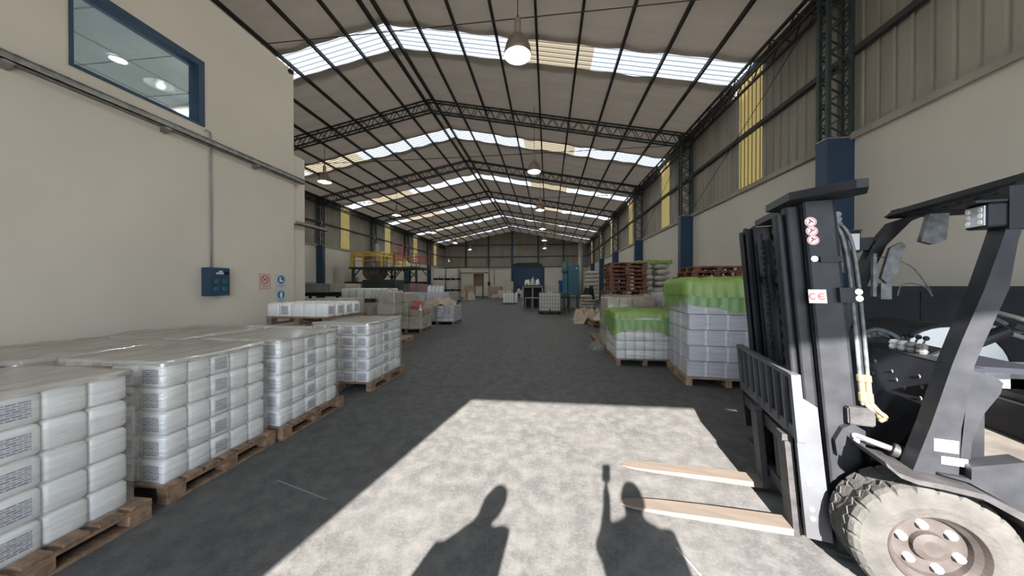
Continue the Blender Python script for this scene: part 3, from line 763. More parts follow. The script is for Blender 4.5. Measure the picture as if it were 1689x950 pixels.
for l in range(6):
    for i in range(4):
        for j in range(3):
            if i > 0 and j > 0: continue
            off = .03 if l % 2 else 0
            x, y = at_N(-.61+cw*(i+.5)+(off if j == 0 else 0), -.6+cd*(j+.5))
            o = bpy.data.objects.new('carton', cme); C.objects.link(o); o.location = (x, y, .142+l*ch_); o.rotation_euler[2] = LR+random.uniform(-.006, .006)
            lay = LAY[l] if l < 4 else ('fifth layer up' if l == 4 else 'top layer')
            if j == 0: tag(o, 'grey carton in the tall green topped load, %s, %s from its left corner' % (lay, ORD[i]), 'carton', 'cartons of the green topped load')
            else: tag(o, 'grey carton on the left side of the green topped load, %s, %s back' % (lay, ORD[j]), 'carton', 'cartons of the green topped load')
            if j == 0:
                for me_, nm_ in ((tme, 'tape_strip'), (lme, 'print')):
                    c_ = bpy.data.objects.new(nm_, me_); C.objects.link(c_); c_.parent = o
            if i == 0:
                c_ = bpy.data.objects.new('tape_strip', tme2); C.objects.link(c_); c_.parent = o
t = thing('stretch_wrap', 'clear stretch film around the tall carton load beside the forklift', 'plastic wrap', (3.07, 6.27, .13), LR)
bm = NB(); shell(bm, -.635, .635, -.62, .62, 0, 1.62, seed=31, bulge=.012, rough=.004); obj('side_film', bm, M['film_n'], t, smooth=True)
t = thing('plastic_bag', 'lime green plastic bag pulled over the tall carton load beside the forklift', 'plastic cover', (3.07, 6.27, 1.84), LR)
bm = NB(); drape(bm, -.655, .655, -.64, .64, 0.0, .30, n=30, bump=.05, seed=5, hem=.03, out=.05); obj('bag_sheet', bm, M['green'], t, smooth=True)
bm = NB(); drape(bm, -.645, .645, -.63, .63, -.06, .42, n=30, bump=.0, seed=9, hem=.07, out=.045)
bmesh.ops.delete(bm, geom=[v_ for v_ in bm.verts if v_.co.z > -.20], context='VERTS'); obj('hanging_hem', bm, M['green_thin'], t, smooth=True)

# smaller green topped load of jugs
pallet('dark pallet under the low green topped jug load by the aisle', 1.45, 2.66, 6.96, 8.10, m='wood')
JM = jug_meshes(.198, .22, .20)
for l in range(5):
    for i in range(6):
        put_jug(JM, 1.46+.198*(i+.5), 7.09, .14+l*.20, 'white jug in the low green load, %s, %s from its left' % (LAY[l], ORD[i]), 'jugs of the low green topped load')
    for j in range(1, 5):
        put_jug(JM, 1.46+.099, 7.09+.22*j, .14+l*.20, 'jug on the aisle side of the low green load, %s, %s back' % (LAY[l], ORD[j]), 'jugs of the low green topped load')
wrap('glossy stretch film around the low green topped jug load', 1.455, 2.65, 6.975, 8.08, .13, 1.14, seed=41, top=None)
t = thing('plastic_bag', 'lime green plastic cover over the low jug load by the aisle', 'plastic cover', (2.052, 7.53, 1.17))
bm = NB(); drape(bm, -.62, .62, -.575, .575, 0, .14, n=30, bump=.035, seed=15, hem=.02, out=.025); obj('bag_sheet', bm, M['green'], t, smooth=True)
bm = NB(); drape(bm, -.61, .61, -.565, .565, -.03, .42, n=30, bump=0, seed=16, hem=.08, out=.035)
bmesh.ops.delete(bm, geom=[v_ for v_ in bm.verts if v_.co.z > -.12], context='VERTS'); obj('hanging_hem', bm, M['green_thin'], t, smooth=True)
# carton load behind it
pallet('pallet under the brown carton load behind the low green topped load', 1.50, 2.70, 8.22, 9.3)
t = thing('wrapped_load', 'pale and pinkish cartons wrapped in film behind the low green topped load', 'wrapped load', (2.1, 8.76, .14))
for k, (x0, x1, mm) in enumerate(((-.58, -.30, 'beige'), (-.29, .02, 'beige'), (.03, .58, 'pink'))):
    for l in range(3):
        bm = NB(); rbox(bm, x0, x1-.01, -.52, -.02, l*.42, l*.42+.41, .008, 1); rbox(bm, x0, x1-.01, -.01, .50, l*.42, l*.42+.41, .008, 1)
        obj('carton', bm, M[mm], t)
bm = NB(); drape(bm, -.60, .60, -.54, .53, 1.30, 1.2, n=24, bump=.06, seed=51, hem=.02, out=.02); obj('film_cover', bm, M['film_far'], t, smooth=True)
# white wrapped column between the two green loads
t = thing('wrapped_load', 'pale film wrapped cartons standing between the two green topped loads', 'wrapped load', (3.28, 8.75, 0))
pallet('pallet under the pale wrapped cartons between the green topped loads', 2.86, 3.7, 8.3, 9.25)
for l in range(4):
    bm = NB(); rbox(bm, -.40, -.01, -.42, .42, .14+l*.35, .14+l*.35+.34, .01, 1); rbox(bm, 0, .40, -.42, .42, .14+l*.35, .14+l*.35+.34, .01, 1); obj('carton', bm, M['carton'], t)
bm = NB(); drape(bm, -.42, .42, -.44, .44, 1.60, .95, n=20, bump=.05, seed=55, hem=.02, out=.02); obj('film_cover', bm, M['film_far'], t, smooth=True)

# stacks of empty pallets
def flat_pallet_mesh(w, d):
    bm = NB(); n = 7; pw = w/(n+(n-1)*.35)
    for k in range(n): box(bm, -w/2+k*pw*1.35, -w/2+k*pw*1.35+pw, -d/2, d/2, .118, .14)
    for y in (-d/2, -.05, d/2-.1):
        box(bm, -w/2, w/2, y, y+.1, .096, .118); box(bm, -w/2, w/2, y, y+.1, 0, .02)
        for x in (-w/2, -.07, w/2-.14): box(bm, x, x+.14, y, y+.1, .02, .096)
    return bm
pm = finish(flat_pallet_mesh(1.25, 1.1), 'empty_pallet', M['wood_red']); pm2 = finish(flat_pallet_mesh(1.25, 1.1), 'empty_pallet', M['wood'])
def pallet_stack(x, y, n, where, group, me, shift=.04, skew=None):
    for k in range(n):
        o = bpy.data.objects.new('empty_pallet', me); C.objects.link(o)
        dx = skew(k) if skew else 0
        o.location = (x+random.uniform(-shift, shift)+dx, y+random.uniform(-shift, shift), k*.1405); o.rotation_euler[2] = random.uniform(-.02, .02)
        tag(o, 'empty wooden pallet stacked %s, %s' % (where, ('bottom one' if k == 0 else 'topmost' if k == n-1 else 'number %s up' % (ORD[k] if k < 12 else ['thirteenth', 'fourteenth', 'fifteenth', 'sixteenth', 'seventeenth', 'eighteenth', 'nineteenth'][k-12]))), 'pallet', group)
pallet_stack(2.66, 11.9, 18, 'behind the low green topped load', 'pallets stacked behind the low green load', pm, skew=lambda k: .12 if k > 10 else 0)
pallet_stack(4.35, 9.7, 16, 'near the right wall', 'pallets stacked near the right wall', pm, .06, skew=lambda k: .0 if k < 13 else .12*(k-12))
# sacks
def sack_mesh(w, d, h, seed=0, m='whitebag'):
    rnd = random.Random(seed); bm = NB(); n = 12
    top = {}; bot = {}
    for i in range(n+1):
        for j in range(n+1):
            u, v_ = i/n*2-1, j/n*2-1
            f = max(0, (1-abs(u)**4)*(1-abs(v_)**4))**.5
            x, y = u*w/2*(1-.05*v_*v_), v_*d/2*(1-.05*u*u)
            top[i, j] = bm.verts.new((x, y, h/2+f*h/2+rnd.uniform(-.01, .01)*f)); 
            bot[i, j] = top[i, j] if i in (0, n) or j in (0, n) else bm.verts.new((x, y, h/2-f*h/2))
    for i in range(n):
        for j in range(n):
            bm.faces.new((top[i, j], top[i+1, j], top[i+1, j+1], top[i, j+1]))
            try: bm.faces.new((bot[i, j], bot[i, j+1], bot[i+1, j+1], bot[i+1, j]))
            except ValueError: pass
    return finish(bm, 'sack', M[m], True)
sk = [sack_mesh(.78, .55, .20, s) for s in range(3)]
def sacks(x, y, nx, ny, nl, where, group, w=.76, d=.54, h=.175, z=0., meshes=sk, rz=0):
    for l in range(nl):
        for i in range(nx):
            for j in range(ny):
                o = bpy.data.objects.new('sack', random.choice(meshes)); C.objects.link(o)
                o.location = (x+(i+.5)*w+random.uniform(-.03, .03), y+(j+.5)*d, z+l*h); o.rotation_euler[2] = rz+random.uniform(-.05, .05)
                tag(o, 'pale sack %s, %s, %s from the aisle%s' % (where, 'bottom layer' if l == 0 else '%s layer up' % ORD[l], ORD[i], '' if ny == 1 else (', front' if j == 0 else ', back')), 'sack', group)
sk2 = [sack_mesh(1.4, .9, .385, s) for s in range(3)]
pallet('pallet under the tall white sack stack in front of the pipe', 3.7, 5.15, 32, 33.1)
sacks(3.68, 32.05, 1, 1, 8, 'before the round duct pipe', 'sacks stacked before the duct pipe', w=1.5, d=1.0, h=.385, z=.14, meshes=sk2)
pallet('pallet under the tall sack stack with a green top by the right wall', 3.9, 5.25, 14.1, 15.2)
sk3 = [sack_mesh(.66, .95, .255, s) for s in range(3)]
sacks(3.9, 14.15, 2, 1, 10, 'beside the red pallets', 'sacks stacked beside the red pallets', w=.67, d=1.0, h=.255, z=.14, meshes=sk3)
t = thing('plastic_bag', 'green plastic cover on top of the tall sack stack by the right wall', 'plastic cover', (4.58, 14.65, 2.80))
bm = NB(); drape(bm, -.68, .68, -.5, .5, 0, .12, n=20, bump=.06, seed=61, hem=.04, out=.02); obj('bag_sheet', bm, M['green'], t, smooth=True)
# crumpled tan sheet and low pallets by it
def heap(bm, w, d, h, seed=0, n=22, flat=.5):
    rnd = random.Random(seed); ph = [rnd.uniform(0, 6) for _ in range(8)]; g = []
    for j in range(n+1):
        row = []
        for i in range(n+1):
            u, v_ = i/n*2-1, j/n*2-1; r = math.hypot(u*(1+.12*math.sin(ph[6]+3*v_)), v_*(1+.12*math.sin(ph[7]+3*u)))
            f = max(0, 1-r**2.6)**.6
            z = h*f*(flat+(1-flat)*(.5+.5*math.sin(u*3.1+ph[0])*math.cos(v_*2.7+ph[1])))+f*h*.16*(math.sin(u*9+v_*4+ph[2])+math.sin(v_*11-u*5+ph[3]))+f*rnd.uniform(-.02, .02)
            row.append(bm.verts.new((u*w/2, v_*d/2, max(.004, z))))
        g.append(row)
    for j in range(n):
        for i in range(n): bm.faces.new((g[j][i], g[j][i+1], g[j+1][i+1], g[j+1][i]))
    b0 = [bm.verts.new((v_.co.x, v_.co.y, 0)) for v_ in (g[0][0], g[0][n], g[n][n], g[n][0])]
bm = NB(); heap(bm, 1.5, 2.2, .75, 3); tag(obj('tarpaulin', bm, M['tan'], loc=(1.95, 15.5, 0), smooth=True), 'crumpled tan plastic sheet heaped on the floor before the blue machine', 'tarpaulin')
o = bpy.data.objects.new('empty_pallet', pm2); C.objects.link(o); o.location = (2.35, 13.7, 0); tag(o, 'low brown pallet on the floor beside the crumpled tan sheet, lower one', 'pallet')
o = bpy.data.objects.new('empty_pallet', pm2); C.objects.link(o); o.location = (2.42, 13.72, .142); tag(o, 'low brown pallet beside the crumpled tan sheet, upper one', 'pallet')
bm = NB(); heap(bm, 1.0, .9, .3, 5); tag(obj('plastic_heap', bm, M['whitebag'], loc=(2.4, 13.72, .284), smooth=True), 'pale folded plastic lying on the low brown pallets', 'plastic sheet')
bm = NB(); heap(bm, .5, .4, .25, 8); tag(obj('plastic_heap', bm, M['film_far'], loc=(1.32, 7.0+1.6, 0.0), smooth=True), 'scrap of loose film on the floor beside the low green load', 'plastic sheet')
o = bpy.data.objects.new('empty_pallet', pm2); C.objects.link(o); o.location = (2.02, 10.1, 0); tag(o, 'single brown pallet on the floor before the red pallet stack', 'pallet')
# dark bag on the white sacks, and clutter by the machine
bm = NB(); heap(bm, 1.0, .8, 1.0, 12); tag(obj('dark_bag', bm, M['black'], loc=(3.05, 24.2, .725), smooth=True), 'dark bulging bag set on the pale sacks in front of the duct pipe', 'bag')
sacks(2.55, 23.8, 1, 1, 4, 'under the dark bag', 'sacks under the dark bag', w=1.0, d=.8, h=.18, meshes=[sack_mesh(1.1, .95, .18, 9)])
sacks(2.2, 21.2, 1, 2, 5, 'right of the blue machine', 'sacks right of the blue machine', w=.8, d=.6, h=.22, meshes=[sack_mesh(.78, .58, .22, 19)])
# round duct pipe on the end wall side
t = thing('duct', 'tall pale round duct pipe rising to the roof near the end wall', 'duct', (4.75, 46.5, 0))
bm = NB(); tube(bm, (0, 0, 0), (0, 0, 8.0), .36, 20); obj('pipe', bm, M['duct'], t, smooth=True)
bm = NB()
for z in (1.9, 3.9, 5.9): lathe(bm, [(.36, z), (.39, z), (.39, z+.06), (.36, z+.06)], 20, closed=True)
obj('joint_ring', bm, M['galv'], t)
# brown bristly mat leaning beside the forklift
bm = NB(); box(bm, 0, .08, 0, .75, 0, 1.0)
o = obj('fibre_panel', bm, mat('brown_fibre', (.26, .17, .12), (.14, .09, .07), .9, scale=(40, 40, 3), bump=.8), loc=(3.80, 5.2, 0), rot=(0, -.16, -.2)); tag(o, 'brown fibrous panel leaning between the tall carton load and the forklift', 'panel')

# ---- left middle ground ------------------------------------------------------
J20 = jug_meshes(.29, .30, .38, 'jugpale')
pallet('dark pallet of tall pale jugs set on top of the grey carton load', -7.75, -5.85, 10.95, 12.1, z=1.10)
for i in range(6):
    for j in range(3):
        put_jug(J20, -7.58+i*.30, 11.2+j*.33, 1.24, 'tall pale jug on the raised rear pallet, %s from its left end, %s row' % (ORD[i], ORD[j]), 'tall pale jugs on the raised rear pallet', tops=True)
pallet('pallet on the floor under the grey carton load with jugs on top', -7.75, -5.85, 10.95, 12.1)
t = thing('wrapped_load', 'dim film wrapped grey cartons under the raised tall pale jugs', 'wrapped load', (-6.8, 11.52, .14))
for l in range(3):
    for i in range(5):
        bm = NB(); rbox(bm, -.94+i*.376, -.94+i*.376+.37, -.56, .56, l*.318, l*.318+.312, .01, 1); obj('carton', bm, M['beige'], t)
bm = NB(); shell(bm, -.95, .95, -.57, .57, 0, .955, seed=71); obj('side_film', bm, M['film_far'], t, smooth=True)
# light grey crates on dark rack to the left
t = thing('crate', 'long light grey crate on the dark rack beyond the cream pier', 'crate', (-8.9, 12.0, 1.44))
bm = NB(); rbox(bm, -1.25, .35, -.5, .5, 0, .36, .02); obj('crate_body', bm, M['grey'], t)
bm = NB(); rbox(bm, .36, 1.05, -.5, .5, 0.02, .36, .02); obj('pale_end', bm, M['beige'], t)
bm = NB(); box(bm, -1.25, -1.0, -.5, .5, .36, .44); obj('end_lip', bm, M['grey'], t)
t = thing('rack', 'low dark rack holding the long grey crate beyond the pier', 'rack', (-8.9, 12.0, 0))
bm = NB(); box(bm, -1.3, 1.1, -.5, .5, 1.30, 1.43); obj('shelf', bm, M['black'], t)
for x in (-1.25, 0, 1.0):
    for y in (-.45, .4): bm = NB(); box(bm, x, x+.08, y, y+.08, 0, 1.30); obj('leg', bm, M['black'], t)
bm = NB(); rbox(bm, -7.3, -5.95, 8.6, 9.7, .14, 1.32, .02); tag(obj('carton', bm, M['beige']), 'large beige carton just beyond the cream pier at the office corner', 'carton')
pallet('pallet under the large beige carton beyond the cream pier', -7.3, -5.95, 8.6, 9.7)
bm = NB(); rbox(bm, -9.2, -7.5, 14.8, 15.8, .14, 2.02, .02)
tag(obj('machine_hood', bm, M['steel']), 'dark green machine hood behind the tall pale jugs', 'machine')
pallet('pallet under the dark green machine hood behind the pale jugs', -9.2, -7.5, 14.8, 15.8)
# wrapped loads I
pallet('yellowish wooden pallet on the floor at the back corner of the fourth jug load', -5.1, -4.25, 8.7, 9.6, m='wood_pale')
pallet('pallet under the wrapped load with a red item inside', -5.75, -4.55, 11.0, 12.1)
t = thing('wrapped_load', 'film wrapped beige cartons with a red item showing near the aisle', 'wrapped load', (-5.15, 11.55, .14))
for l, (x0, x1, z0, z1, mm) in enumerate(((-.55, .05, 0, .5, 'beige'), (.06, .58, 0, .45, 'beige'), (-.55, .05, .51, .95, 'beige'), (.1, .55, .46, .70, 'brown'), (-.50, .0, .96, 1.30, 'beige'))):
    bm = NB(); rbox(bm, x0, x1, -.5, .5, z0, z1, .015, 1); obj('carton', bm, M[mm], t)
bm = NB(); rbox(bm, .15, .48, -.52, -.1, .72, 1.0, .03); obj('red_canister', bm, M['redp'], t)
bm = NB(); drape(bm, -.6, .62, -.56, .56, 1.02, .85, n=18, bump=.16, seed=81, hem=.08, out=.05); obj('film_cover', bm, M['film_far'], t, smooth=True)
pallet('pallet under the tilted cartons left of the red wrapped item', -6.4, -5.8, 10.2, 10.9, m='wood')
t = thing('carton_stack', 'tall film wrapped cartons leaning beside the raised pale jugs', 'carton stack', (-5.38, 10.2, .0))
for l in range(4): bm = NB(); rbox(bm, -.30+l*.02, .30+l*.02, -.3, .3, .0+l*.38, .37+l*.38, .015, 1); obj('carton', bm, M['beige'], t)
bm = NB(); drape(bm, -.28, .38, -.32, .32, 1.56, .5, n=14, bump=.1, seed=83, hem=.06, out=.03); obj('film_cover', bm, M['film_far'], t, smooth=True)
# cartons behind
bm = NB(); rbox(bm, -.45, .45, -.35, .35, 0, .38, .02); o = obj('carton', bm, mat('dark_red_carton', (.20, .11, .10), (.28, .19, .17), .8), loc=(-6.5, 15.4, 1.44), rot=(0, .1, .25)); tag(o, 'dull red brown carton lying tilted on the white stack behind the leaning cartons', 'carton')
pallet('pallet under the white boxes topped by the red brown carton', -7.1, -5.1, 14.9, 16.0)
for k, (x0, x1, z1, w_) in enumerate(((-7.05, -6.0, 1.40, 'left'), (-5.95, -5.1, 1.38, 'right'))):
    bm = NB(); rbox(bm, x0, x1, 14.9, 15.9, .14, z1, .03); tag(obj('bale', bm, M['carton']), 'pale wrapped bale standing behind the red wrapped item, %s one' % w_, 'bale')
for k in range(4):
    bm = NB(); rbox(bm, -.095, .095, -.14, .14, 0, .30, .04); lathe(bm, [(.04, .30), (.04, .36), (0, .36)], 10)
    tag(obj('canister', bm, M['white'], loc=(-5.85+k*.2, 15.2, 1.385)), 'small white canister on the pale right bale, %s from the left' % ORD[k], 'canister', 'white canisters on the pale bale')
# wrapped load J
pallet('pallet under the wide low wrapped load beside the aisle', -5.65, -4.1, 13.5, 14.7)
t = thing('wrapped_load', 'wide low wrapped load with lumpy tan goods under shiny film by the aisle', 'wrapped load', (-4.88, 14.1, .14))
for k in range(6): 
    bm = NB(); rbox(bm, -.76+k*.255, -.76+k*.255+.25, -.58, .58, 0, .68, .01, 1); obj('carton', bm, M['carton' if k != 2 else 'grey'], t)
bm = NB(); heap(bm, 1.5, 1.15, .34, 21, flat=.8)
for v_ in bm.verts: v_.co.z += .68
obj('lumpy_goods', bm, M['tan'], t, smooth=True)
bm = NB(); drape(bm, -.79, .79, -.6, .6, .72, .62, n=18, bump=.05, seed=91, hem=.04, out=.02); obj('film_cover', bm, M['film_far'], t, smooth=True)
# dark wood fence panels beyond
t = thing('partition', 'low brown slatted partition with a dark top rail in front of the platform', 'partition', (-12.0, 22.0, 0))
bm = NB()
for k in range(26): box(bm, -3.0+k*.24, -3.0+k*.24+.2, -.02, .02, .05, 1.9)
obj('slat_panel', bm, M['tank'], t)
bm = NB(); box(bm, -3.05, 3.3, -.08, .08, 1.9, 2.02); obj('top_rail', bm, M['black'], t)
for x in (-3.0, -1.0, 1.0, 3.2): bm = NB(); box(bm, x-.05, x+.05, .03, .12, 0, 1.95); obj('post', bm, M['black'], t)

# ---- mixing platform (mezzanine) --------------------------------------------
t = thing('work_platform', 'raised steel work platform with yellow handrails by the left wall', 'platform', (-13.2, 25.5, 0))
PZ = 3.25
bm = NB(); box(bm, -2.9, 2.9, -1.5, 1.5, PZ-.14, PZ); obj('deck', bm, M['steel'], t)
for x in (-2.6, -.7, 1.0, 2.8):
    for y in (-1.4, 1.4):
        bm = NB(); box(bm, x-.07, x+.07, y-.07, y+.07, 0, PZ-.14)
        for s in (-1, 1):
            if abs(x+s*.7) < 3: beam(bm, (x, y, PZ-.9), (x+s*.65, y, PZ-.16), .07, .07)
        obj('post', bm, M['steel'], t)
for nm_, mm, segs in (('yellow_handrail', 'yellowp', [(-.6, 1.0), (-2.75, -.6)]), ('red_handrail', 'redp', [(1.0, 2.8)])):
    for (a, b_) in segs:
        for yy in (-1.45, 1.45):
            bm = NB()
            for z in (PZ+.5, PZ+1.05): tube(bm, (a, yy, z), (b_, yy, z), .035, 6)
            k = a
            while k <= b_+.01: tube(bm, (k, yy, PZ), (k, yy, PZ+1.05), .035, 6); k += (b_-a)/2
            obj(nm_, bm, M[mm], t)
bm = NB()
for x in (.95, 1.75):
    beam(bm, (x, -1.55, PZ), (x, -1.5, PZ+1.9), .06, .06)
for z in range(10, 16): beam(bm, (.95, -1.53, z*.34), (1.75, -1.53, z*.34), .035, .035)
obj('red_ladder', bm, M['redp'], t)
t = thing('mixing_tank', 'brown steel mixing tank with yellow ring frame on the raised platform', 'tank', (-14.55, 25.3, 0))
bm = NB(); lathe(bm, [(0, 1.75), (.25, 1.75), (.9, 2.5), (1.0, 2.7), (1.0, 4.3), (.95, 4.42), (0, 4.5)], 28); obj('vessel', bm, M['tank'], t, smooth=True)
bm = NB(); 
for z in (4.12, 4.40): box(bm, -1.35, 1.25, -1.25, -1.15, z, z+.10); box(bm, -1.35, 1.25, 1.15, 1.25, z, z+.10); box(bm, -1.35, -1.25, -1.25, 1.25, z, z+.1); box(bm, 1.15, 1.25, -1.25, 1.25, z, z+.1)
for x in (-1.3, 1.2):
    for y in (-1.2, 1.2): box(bm, x-.06, x+.06, y-.06, y+.06, 3.26, 4.5)
obj('ring_frame', bm, M['yellowp'], t)
bm = NB(); lathe(bm, [(.2, 4.5), (.2, 5.1), (.24, 5.1), (.24, 5.25), (0, 5.25)], 16, cen=(.1, 0, 0)); obj('agitator_motor', bm, M['galv'], t)
bm = NB(); tube(bm, (0, 0, 1.2), (0, 0, 1.8), .12, 12); box(bm, -.6, .6, -.5, .5, 1.1, 1.2)
for x in (-.55, .55):
    for y in (-.45, .45): box(bm, x-.05, x+.05, y-.05, y+.05, 0, 1.1)
obj('outlet_stand', bm, M['steel'], t)
bm = NB(); heap(bm, 1.7, 1.2, .65, 33); tag(obj('sack_pile', bm, mat('lime_sacks', (.42, .50, .18), (.50, .55, .30), .8), loc=(-12.2, 25.3, PZ), smooth=True), 'pale lime coloured sack lying on the raised platform behind the rail', 'sack')
t = thing('cable_post', 'grey vertical service post with small box beside the left wall', 'post', (-17.5, 26.9, 0))
bm = NB(); tube(bm, (0, 0, 0), (0, 0, 4.8), .10, 10); obj('pole', bm, M['grey'], t)
bm = NB(); box(bm, -.15, .35, -.15, .15, 1.9, 2.5); obj('junction_box', bm, M['grey'], t)

# ---- IBC totes ----------------------------------------------------------------
def make_ibc(kind, w=1.2, d=1.0, h=1.02, m='ibc'):
    t = thing('ibc_tote', 'x', 'liquid container', (0, 0, 0))
    bm = NB(); box(bm, -w/2, w/2, -d/2, d/2, .12, .15)
    for x in (-w/2, -.08, w/2-.16):
        for y in (-d/2, -.06, d/2-.12): box(bm, x, x+.16, y, y+.12, 0, .12)
    obj('base', bm, M['black'], t)
    bm = NB(); rbox(bm, -w/2+.03, w/2-.03, -d/2+.03, d/2-.03, .15, .15+h-.03, .06, 3); lathe(bm, [(.12, .14+h), (.12, .17+h), (0, .17+h)], 16); obj('bottle', bm, M[m], t)
    bm = NB(); r = .011
    for k in range(6):
        z = .17+k*(h-.04)/5
        for (a, b_) in (((-w/2, -d/2), (w/2, -d/2)), ((w/2, -d/2), (w/2, d/2)), ((w/2, d/2), (-w/2, d/2)), ((-w/2, d/2), (-w/2, -d/2))): tube(bm, (*a, z), (*b_, z), r, 5)
    for k in range(9):
        x = -w/2+w*k/8
        for y in (-d/2, d/2): tube(bm, (x, y, .14), (x, y, .13+h), r, 5)
    for k in range(1, 6):
        y = -d/2+d*k/6
        for x in (-w/2, w/2): tube(bm, (x, y, .14), (x, y, .13+h), r, 5)
    obj('cage', bm, M['cage'], t)
    bm = NB(); tube(bm, (0, -d/2-.02, .22), (0, -d/2+.08, .22), .05, 10); obj('valve', bm, M['black'], t)
    return t
ibc = make_ibc(0)
ibc.location = (.13, 19.75, 0); ibc['label'] = 'caged white liquid tote on the open floor left of the blue machine'; ibc.scale = (1.12, 1, 1.12)
for k, (x, y, z, lab) in enumerate(((-10.2, 33.3, 0, 'caged white tote on the floor at the left, right column bottom'), (-11.6, 33.3, 1.19, 'caged tote in the left stack, left column middle'),
      (-10.2, 33.3, 1.19, 'caged tote in the left stack, right column middle'), (-11.6, 33.3, 2.38, 'caged tote in the left stack, left column top'), (-10.2, 33.3, 2.38, 'caged tote in the left stack, right column top'),
      (-11.6, 33.3, 0, 'caged tote on the floor at the left, left column bottom'), (.35, 23.0, .95, 'caged tote standing behind the nearer white tote, left of the blue drum'))):
    r = dup(ibc, (x, y, z), 0, lab); r.scale = (1.12 if k < 6 else .8, 1, 1.0 if k < 6 else .8)
t = thing('bench', 'low dark bench carrying the rear tote and clutter behind the white tote', 'bench', (.5, 23.2, 0))
bm = NB(); box(bm, -1.0, 1.1, -.7, .7, .86, .95); obj('bench_top', bm, M['black'], t)
for x in (-.95, 1.0):
    for y in (-.6, .6): bm = NB(); box(bm, x-.05, x+.05, y-.05, y+.05, 0, .86); obj('leg', bm, M['black'], t)
bm = NB(); heap(bm, .62, .8, .5, 44); tag(obj('hose_coil', bm, M['hose'], loc=(1.2, 22.95, .95), smooth=True), 'dark heap of coiled hose on the bench beside the blue drum', 'hose')
bm = NB(); lathe(bm, [(0, 0), (.42, 0), (.42, .45), (.44, .47), (.42, .49), (.42, 1.15), (.44, 1.17), (.42, 1.2), (0, 1.2)], 20)
tag(obj('drum', bm, M['bluedrum'], loc=(1.25, 25.6, .95), smooth=False), 'dark blue plastic drum raised just left of the blue machine', 'drum')
bm = NB(); box(bm, .8, 1.75, 25.1, 26.1, 0, .95); tag(obj('plinth', bm, M['grey']), 'grey plinth under the dark blue plastic drum', 'plinth')
# grey open cabinet frame
t = thing('cabinet', 'grey open fronted steel cabinet frame behind the white tote', 'cabinet', (-1.15, 24.6, 0))
bm = NB()
for (a, b_, c_, d) in ((-.8, -.68, 0, 1.72), (.68, .8, 0, 1.72), (-.06, .04, 0, 1.72), (-.8, .8, 1.60, 1.75)): box(bm, a, b_, -.45, -.33, c_, d)
box(bm, -.8, .8, -.45, .45, 1.70, 1.78); obj('frame', bm, M['grey'], t)
bm = NB(); box(bm, -.75, .75, .3, .4, .05, 1.65); box(bm, -.75, .75, -.3, .4, .05, .12); obj('back_panel', bm, M['black'], t)
for k in range(3):
    t2 = thing('stool', 'low grey tubular frame stand before the cabinet, %s from the left' % ORD[k], 'stand', (-1.35+k*.55, 22.3-.25*k, 0), 0, 'tubular stands before the cabinet')
    bm = NB(); 
    for x in (-.22, .22):
        for y in (-.22, .22): tube(bm, (x, y, 0), (x, y, .85), .025, 6)
    obj('legs_frame', bm, M['galv'], t2)
    bm = NB(); box(bm, -.26, .26, -.26, .26, .85, .9); obj('top', bm, M['grey'], t2)
for k, (x, s, mm) in enumerate(((-1.6, .3, 'white'), (-1.2, .38, 'beige'), (-.8, .3, 'white'))):
    bm = NB(); heap(bm, .38, .6, s*1.6, 60+k); tag(obj('bag', bm, M[mm], loc=(x, 24.6, 1.78), smooth=True), 'pale bag on top of the grey cabinet frame, %s from the left' % ORD[k], 'bag')
# blue machine
t = thing('blue_machine', 'tall teal blue cabinet machine on legs with a green motor on top', 'machine', (1.45, 20.3, 0))
bm = NB(); rbox(bm, -.2, .48, -.35, .35, 1.12, 3.0, .02, 1); obj('cabinet_body', bm, M['teal'], t)
bm = NB(); rbox(bm, -.50, -.22, -.33, .33, 1.25, 2.45, .02, 1); obj('side_cabinet', bm, M['teal'], t)
bm = NB(); lathe(bm, [(0, 2.45), (.2, 2.5), (.26, 2.7), (.22, 2.95), (.15, 3.0), (.13, 3.25), (0, 3.3)], 16, cen=(-.34, 0, 0)); obj('motor', bm, M['tealgreen'], t, smooth=True)
for x in (-.42, -.1, .42):
    for y in (-.3, .3): bm = NB(); box(bm, x-.04, x+.04, y-.04, y+.04, 0, 1.13 if x > -.3 else 1.26); obj('leg', bm, M['steel'], t)
bm = NB(); box(bm, .28, .40, -.36, -.345, 2.78, 2.84); obj('name_plate', bm, M['white'], t)
# white canisters group far centre
pallet('dark pallet under the white canisters in the middle of the floor', -4.2, -2.95, 29.1, 30.1, m='wood')
for k in range(5):
    bm = NB(); rbox(bm, -.12, .12, -.25, .25, 0, .88, .04); lathe(bm, [(.04, .88), (.04, .95), (0, .95)], 10)
    tag(obj('canister', bm, M['white'], loc=(-4.05+k*.26+(.0 if k < 4 else .05), 29.5, .14)), 'tall white canister on the middle floor pallet, %s from the left' % ORD[k], 'canister', 'tall white canisters mid floor')
# far clutter along the end
def far_box(x, y, z, w, d, h, mm, lab, cat='carton', nm_='carton'):
    bm = NB(); rbox(bm, -w/2, w/2, -d/2, d/2, 0, h, min(.04, h*.2)); tag(obj(nm_, bm, M[mm], loc=(x, y, z)), lab, cat)
for k in range(5): pallet_lab = None
pallet('pallet under the brown carton at the far left', -11.2, -9.9, 41.5, 42.6)
far_box(-10.5, 42, .14, 1.3, 1.1, 1.6, 'brown', 'brown carton on a pallet at the far left end of the hall')
t = thing('shelter', 'brown stall with a flat dark roof board at the far left', 'stall', (-10.6, 44.6, 0))
bm = NB(); box(bm, -1.9, 1.9, -1, 1, 3.55, 3.7); obj('roof_board', bm, M['tank'], t)
bm = NB(); box(bm, -.1, 1.1, .2, .9, 1.7, 3.5); obj('brown_panel', bm, mat('orange_brown', (.27, .16, .09), (.20, .12, .07), .8), t)
